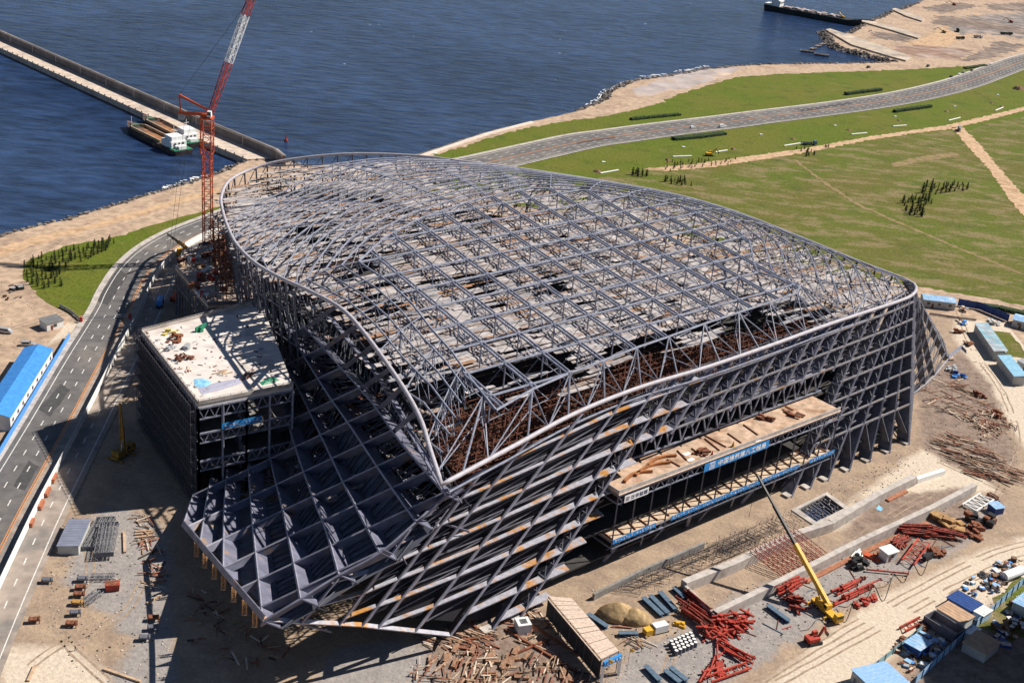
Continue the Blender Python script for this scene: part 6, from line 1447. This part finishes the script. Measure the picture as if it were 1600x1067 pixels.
scatter("thin red lattice in the pile below the brown heap", "red lattices of the far pile", [(1418,838),(1430,826),(1488,832),(1480,842)], 16, mk_truss(11, 1.0, RED2), -.08, (.4,2.4), 9, "red_lattice", "lattice", .16)
scatter("red frame in the small heap by the front trench wall", "red frames of the small heap", [(1390,850),(1400,842),(1418,846),(1408,856)], 8, mk_truss(5, 1.2, RED2), ua, (.4,1.8), 10, "red_scaffold", "frame", .3)
scatter("small red bracket strewn on the gravel below the bundles", "red brackets strewn on the gravel", [(1335,945),(1365,930),(1368,938),(1340,950)], 9, mk_x(1.8), ua, (.2,.5), 11, "red_bracket", "bracket", .8)
f_ = mk_truss(15, 3.6, RED3); f_("red_gantry", "long red ladder frame raised at an angle in the yard", at(1430,868)+V((0,0,1.6)), heading(at(1412,892), at(1446,846)), None, "frame")
mk_truss(13, 2.2, RED3)("red_girder", "long bright red girder at the very bottom of the yard", at(1138,1054)+V((0,0,.9)), heading(at(1104,1067), at(1172,1043)), None, "girder")
mk_strut(12)("red_girder", "dark red girder under the foot of the ladder frame", at(1386,896)+V((0,0,.8)), 0.0, None, "girder")
pile("material_pile", "bright red plates stacked above the bottom girder", 1125, 1047, 0, 6, (5,1.6,.5), RED, "pile", .8)
pile("material_pile", "white curved pipes heaped by the front trench wall", 1338, 871, 0, 8, (3.6,.5,.6), WHITE, "pile", 2.2); pile("material_pile", "black reels and coils beside the white pipes", 1343, 884, 0, 9, (1.6,1.4,1.2), BLACK, "pile", 3)
pile("material_pile", "orange plates right of the black coils", 1364, 872, 0, 5, (2.8,2.0,.3), ORANGE, "pile", 1.5); pile("material_pile", "orange plate heap against the white cabin", 1379, 866, 0, 5, (2.2,1.6,.4), mat("orange_rust", (.42,.17,.06), .3), "pile", 1.5)
pile("material_pile", "black tanks beside the raised ladder frame", 1450, 872, 0, 6, (2.6,1.2,1.2), BLACK, "pile", 2); pile("material_pile", "rusty mesh heap right of the black tanks", 1463, 863, 0, 12, (3,1.2,.5), RUST, "pile", 2.4)
pile("material_pile", "ochre earth and sheet heap above the red lattices", 1480, 817, 0, 12, (4,2.4,.8), mat("ochre_heap", (.36,.21,.09), .35), "pile", 4); pile("material_pile", "rusty skip heap nearest the pale road", 1522, 838, 0, 9, (2.6,1.2,.6), RUST, "pile", 2.4); pile("material_pile", "rusty heap in the middle of the right yard", 1526, 828, 0, 8, (2.0,1.4,1.0), RUST, "pile", 2)
pile("material_pile", "dark boxes left of the pair in the upper right yard", 1521, 814, 0, 6, (2.2,2,1.6), [BLACK, RUST], "pile", 1.8); pile("material_pile", "dark boxes right of the pair in the upper right yard", 1546, 817, 0, 6, (2.4,2,1.6), [BLACK, RUST], "pile", 1.8); pile("material_pile", "tangled rods at the upper right tip of the yard", 1553, 785, 0, 14, (5,.25,.25), SCAF, "pile", 3.5)
t = thing("white_truss", "white triangulated truss frame lying at the top of the yard", "truss", at(1528,786,.6), heading(at(1508,800), at(1545,776))); g = MB()
for y in (-2.4, 2.4): g.beam((-6,y,.4), (6,y,.4), .5)
g.build("chord", WALLW, t, world=False); g = MB()
for k in range(5): g.beam((-6+k*2.4,-2.4,.4), (-4.8+k*2.4,2.4,.4), .35); g.beam((-4.8+k*2.4,2.4,.4), (-3.6+k*2.4,-2.4,.4), .35)
g.build("web", WALLW, t, world=False)
house("site_cabin", "small white cabin against the raised red ladder frame", (1388,866), (1404,861), 3.4, 3.0, .2, WHITE, WALLW, 1, "cabin", gable=False); house("site_cabin", "small pale blue cabin at the top of the yard", (1556,795), (1570,793), 3.5, 2.4, .2, LBLUE, BLUED, 0, "cabin", gable=False)
sheet("tarpaulin_sheet", [(1368,795),(1373,789),(1380,795),(1376,799)], .12, mat("sky_blue_tarp", (.22,.48,.72), .25), "small pale blue sheet on the sand between the trench walls", amp=.1)
# ---- huts and sheds on the right
house("site_hut", "white walled hut with sky blue roof behind the right prow", (1444,468), (1494,474), 7, 3.6, .9, LBLUE, WALLG, 3, gable=True); house("site_hut", "pale hut with blue roof cut by the right edge", (1583,499), (1625,510), 8, 3.4, .8, LBLUE, WALLG, 2)
house("open_shed", "long mono pitch shed with patched pale roof beside the dirt road", (1554,549), (1524,506), 5.0, 3.8, .8, mat("patched_roof", (.48,.52,.56), .25, .3, .5, col2=(.30,.50,.58), c2amt=.5), WALLG, 0, "shed", gable=False, side=-1); house("open_shed", "sky blue roofed shed lower down beside the dirt road", (1585,588), (1560,556), 4.6, 3.8, .7, mat("sky_blue_roof", (.30,.55,.72), .15, .5, .5), WALLG, 0, "shed", gable=False, side=-1)
house("site_hut", "grey hut at the right edge behind the sky blue shed", (1590,563), (1630,585), 7, 3.2, .3, GREYP, WALLG, 1, gable=False)
fence("sheet_fence", "navy sheet fence behind the sheds at the edge of the grass", [(1496,478),(1530,484),(1575,503)], 3.4, BLUED, BLUED, 4); fence("low_wall", "low pale wall below the blue roofed hut", [(1452,492),(1492,498),(1525,502)], 1.0, CONC, CONC, 8, cat="wall")
hedge([(1520,478),(1560,483),(1600,492)], "dark scrub behind the navy fence", 1.8, 5)
for k, (x, y, lb) in enumerate([(1508,486,"pile of rubbish below the navy fence"),(1552,505,"pale rubbish heap beside the navy fence"),(1505,505,"blue and white rubbish near the low wall"),(1500,520,"brown scrap heap by the dirt road"),(1513,538,"brown scrap heap lower down by the dirt road"),(1488,578,"grey crates on the dark ground right of the prow"),(1500,590,"small blue crate on the dark ground right of the prow"),(1475,560,"boards under the right prow tip"),(1555,648,"brown scrap heap on the edge of the dirt road"),(1530,618,"rusty beams on the dark ground")]): pile("material_pile", lb, x, y, 0, 9, (1.9,1.1,.7), [[RUST, WOODP, GREYP], [WALLW, GREYP], [BLUE, WHITE, SOIL], [RUST, SOIL], [RUST, SOIL, WOODP], [GREYP], [BLUED, BLUE], [WOODP, SCAF], [RUST], [RUST, SCAF]][k], "pile", 2.8)
# ---- lower right sheds
fence("sheet_fence", "long faded blue sheet fence cutting diagonally behind the lower right sheds", [(1428,1070),(1496,1006),(1600,911),(1650,868)], 2.6, LBLUE, BLUED, 4); fence("sheet_fence", "pale blue green fence along the pale road at the bottom", [(1331,1070),(1391,1024),(1440,985)], 1.8, mat("blue_green_sheet", (.22,.38,.42), .2), GREYP, 4)
house("site_hut", "hut with striped blue corrugated roof at the bottom edge", (1424,1070), (1384,1034), 11, 3.0, .5, mat("corrugated_blue", (.20,.38,.68), .12, 8, .45, col2=(.42,.55,.75), c2amt=.5, stretch=(6,.3,1)), WALLG, 0, gable=False, side=1)
house("site_hut", "low hut with sky blue flat roof beside the cluttered yard", (1414,1003), (1432,991), 4.5, 2.6, .2, LBLUE, BLUED, 0, gable=False, side=-1); house("shipping_container", "tan roofed container with bright white end", (1464,950), (1482,940), 8.0, 2.8, .1, mat("tan_roof", (.44,.29,.19), .2, .6, .8), WALLW, 0, "container", gable=False, side=-1); house("shipping_container", "navy roofed container above the tan roofed one", (1480,933), (1497,923), 7.5, 2.8, .1, BLUED, BLUED, 0, "container", gable=False, side=-1); house("site_cabin", "small pale roofed cabin at the end of the navy container", (1521,954), (1535,945), 3.0, 2.6, .1, WALLW, LBLUE, 0, "cabin", gable=False, side=-1)
house("shipping_container", "tan roofed container behind the long faded blue fence", (1505,1003), (1527,985), 6.5, 2.8, .1, MATS["tan_roof"], WALLG, 1, "container", gable=False, side=-1); house("site_hut", "pale blue roofed hut at the lower right edge", (1583,940), (1640,895), 6, 3.2, .3, LBLUE, WALLG, 1, gable=False, side=-1); house("site_cabin", "white lean-to at the end of the tan container", (1506,986), (1519,977), 2.4, 2.2, .3, WHITE, WHITE, 0, "cabin", gable=False, side=-1)
t = thing("open_bin", "large dark open topped bin beside the tan container", "bin", at(1473,985), heading(at(1452,968), at(1497,996))); g = MB()
for dx, dy, sx, sy in ((0,-2.4,10,.25),(0,2.4,10,.25),(-4.9,0,.25,4.6),(4.9,0,.25,4.6)): g.box((dx,dy,1.4), (sx,sy,2.8))
g.build("sides", STEEL_D, t, world=False); MB().box((0,0,.3), (9.6,4.6,.2)).build("floor", WOODP, t, world=False)
t = thing("storage_tank", "white cylindrical tank lying at the right edge", "tank", at(1582,896,1.6), .6); MB().tube((-4,0,0), (4,0,0), 1.5, 14).build("shell", WHITE, t, world=False)
for s in (-2.4, 2.4): MB().box((s,0,-1.1), (.5,2.4,1.0)).build("saddle", GREYP, t, world=False)
q = random.Random(61); cp = {}
def junk(poly, n, label, group, mats_, seed):
    q = random.Random(seed); P = ats(poly); xs = [p.x for p in P]; ys = [p.y for p in P]; k = 0; pr_ = []
    while k < n:
        p = V((q.uniform(min(xs), max(xs)), q.uniform(min(ys), max(ys)), .03))
        if not inside(p, P): continue
        m_ = mats_[k % len(mats_)]
        if k < len(mats_):
            t = thing("scrap_crate", label, "crate", p, q.uniform(0,3), group); d = (q.uniform(.8,2.6), q.uniform(.6,1.4), q.uniform(.4,1.3)); MB().box((0,0,d[2]/2), d).build("box", m_, t, world=False); MB().box((q.uniform(-.1,.1),0,d[2]+.06), (d[0]*.8,d[1]*1.1,.12), .2).build("lid", mats_[(k+2) % len(mats_)], t, world=False); pr_.append(t)
        else: copy_tree(pr_[k % len(pr_)], p, q.uniform(0,3), scale=(q.uniform(.6,1.4), q.uniform(.6,1.4), q.uniform(.5,1.3)))
        k += 1
JM = [WALLW, BLUE, RUST, GREYP, WOODP, BLACK, LBLUE, SOIL]
junk([(1400,1020),(1440,990),(1490,1000),(1425,1062)], 60, "scrap crate in the cluttered yard between the corrugated hut and the fence", "scrap in the yard by the corrugated hut", JM, 1)
junk([(1495,920),(1575,868),(1600,880),(1545,940)], 60, "scrap crate in the cluttered yard above the navy container", "scrap in the yard above the navy container", JM, 2)
junk([(1540,985),(1600,930),(1640,960),(1570,1010)], 40, "scrap crate on the overgrown ground behind the blue fence", "scrap behind the blue fence", [WOODP, WALLW, RUST, BLUED, SOIL], 3)
junk([(1395,1010),(1445,975),(1450,980),(1400,1016)], 14, "brown scrap heap item along the pale road", "scrap along the pale road", [RUST, SCAF, SOIL], 4)
junk([(0,455),(30,440),(40,470),(10,478)], 10, "dark rubble block on the sand by the left edge", "rubble by the left edge", [SOIL, GREYP, BLACK], 5)
mk_truss(9, 1.8)("orange_lattice", "orange lattice frame lying beside the pale road", at(1425,978)+V((0,0,.8)), heading(at(1400,996), at(1440,975)), None, "frame")
sheet("weeds", [(1505,985),(1560,930),(1610,890),(1650,900),(1650,960),(1580,1000),(1540,985)], .10, GRASSB, "weeds growing behind the blue fence", amp=1.5); sheet("weeds", [(1545,515),(1575,520),(1600,545),(1600,560),(1570,555),(1555,535)], .10, GRASSB, "weeds between the sheds", amp=1.0)
# ---- people
def person(label, loc, rz, shirt, trousers, stride=.28):
    J = [((0,0,.95),.13),((0,0,1.15),.125),((0,0,1.38),.15),((0,0,1.5),.06),((.01,0,1.58),.075),((.02,0,1.68),.095),((0,0,1.76),.05)]
    E_ = [(i, i+1) for i in range(6)]; k = len(J)
    for s in (-1, 1):
        J += [((0,s*.1,.9),.09),((stride*.5*s+.03,s*.1,.5),.065),((stride*s,s*.1,.09),.045),((stride*s+.16,s*.11,.04),.04)]; E_ += [(0, k),(k, k+1),(k+1, k+2),(k+2, k+3)]; k += 4
        J += [((0,s*.2,1.42),.06),((-s*.10,s*.26,1.15),.045),((-s*.14+.1,s*.25,.92),.035),((-s*.14+.14,s*.24,.82),.035)]; E_ += [(2, k),(k, k+1),(k+1, k+2),(k+2, k+3)]; k += 4
    me = bpy.data.meshes.new("body"); me.from_pydata([j[0] for j in J], E_, []); o = bpy.data.objects.new("person", me); COL.objects.link(o); md = o.modifiers.new("s", 'SKIN')
    for i, j in enumerate(J): me.skin_vertices[0].data[i].radius = (j[1], j[1])
    me.skin_vertices[0].data[0].use_root = True; o.modifiers.new("d", 'SUBSURF').levels = 1
    bpy.context.view_layer.update(); m2 = bpy.data.meshes.new_from_object(o.evaluated_get(bpy.context.evaluated_depsgraph_get())); o.modifiers.clear(); o.data = m2
    for x in (SKIN, shirt, trousers): m2.materials.append(x)
    for p in m2.polygons: p.material_index = 0 if p.center.z > 1.49 or (abs(p.center.y) > .2 and p.center.z < .9) else (1 if p.center.z > .93 else 2); p.use_smooth = True
    o.location = loc; o.rotation_euler = (0, 0, rz); tag(o, label, "person"); h = MB().tube((.02,0,1.70), (.02,0,1.79), .125, 10, .07).build("helmet", YELLOW, o, world=False); return o
person("person in a dark jacket walking alone across the pale sand at lower left", at(118,1016,.04), rad(200), mat("dark_cloth", (.03,.03,.045)), mat("navy_cloth", (.04,.045,.08)))
person("person in a green shirt standing on the sand below the generator", at(1002,1018,.04), rad(30), mat("green_cloth", (.05,.16,.07)), mat("grey_cloth", (.08,.08,.09)), .08)
person("person in a pale shirt on the footpath across the rough grass", at(1487,386,.2), rad(140), mat("pale_cloth", (.5,.48,.45)), MATS["navy_cloth"])

tb = thing("shade_block", "unseen block added outside the lower right corner to throw shade on the sheds", "building", (174,280,0)); MB().box((174,280,23), (34,44,46)).build("walls", CONCD, tb)  # added block out of view, put there to darken the lower right corner
MB().box((174,280,46.6), (35,45,1.2)).build("roof", CONC, tb)
for k in range(7):
    for j in range(5): MB().box((156.95,264+j*8,4+k*6), (.2,4,2.6)).build("window", GLASS, tb)

bq = None; q = random.Random(81)
for k in range(16):
    x, y = q.uniform(690,905), q.uniform(1012,1062)
    if bq is None:
        bq = thing("timber_bundle", "neat bundle of square timbers stacked among the loose boards", "timber bundle", at(x, y), 1.2, "timber bundles among the loose boards")
        for i in range(5):
            for j in range(3): MB().box((0,-.5+i*.25,.25+j*.25), (3.6,.2,.2), q.uniform(-.02,.02)).build("timber", mat("stack_timber", (.33,.19,.12), .4, 1, .9), bq, world=False)
        for s_ in (-1.2, 1.2): MB().box((s_,0,.06), (.25,1.6,.12)).build("bearer", WOODP, bq, world=False)
    else: copy_tree(bq, at(x, y), q.choice([1.2,1.5,.1,1.35])+q.uniform(-.1,.1))

beams("brick_footing", None, [(1258,910,1340,868,"brick red footing strip along the foot of the front trench wall"),(1345,866,1450,818,"brick red footing strip along the far half of the front trench wall"),(1386,783,1416,768,"brick red low wall below the white painted wall end")], mat("brick_footing_red", (.33,.14,.08), .3, 1, .9), 1.6, .5, "footing", None, ibeam=False)
q = random.Random(91)
for k in range(26):
    x = q.uniform(1130,1500); y = 1010-(x-1130)*.52+q.uniform(-25,30); a = at(x, y); r_ = q.uniform(0,3.1); L = q.uniform(2.5,7); d = V((math.cos(r_), math.sin(r_), 0))*L/2
    solo("loose_pole", "thin loose pole or board lying on the grey gravel of the yard", "pole", MB().beam(a-d+V((0,0,.15)), a+d+V((0,0,.2)), .22, .16), [WOOD, SCAF, BSTEEL, RED][k % 4], group="loose poles on the gravel")
for k in range(3):
    P = [at(1250+k*60+i*14, 985-k*35-i*(3 if i % 2 else 8)+q.uniform(-4,4), .12) for i in range(7)]; solo("cable", "black cable trailing over the grey gravel of the yard", "cable", MB().path(spline(P, 1.0), .09, 4), BLACK, group="cables on the gravel")
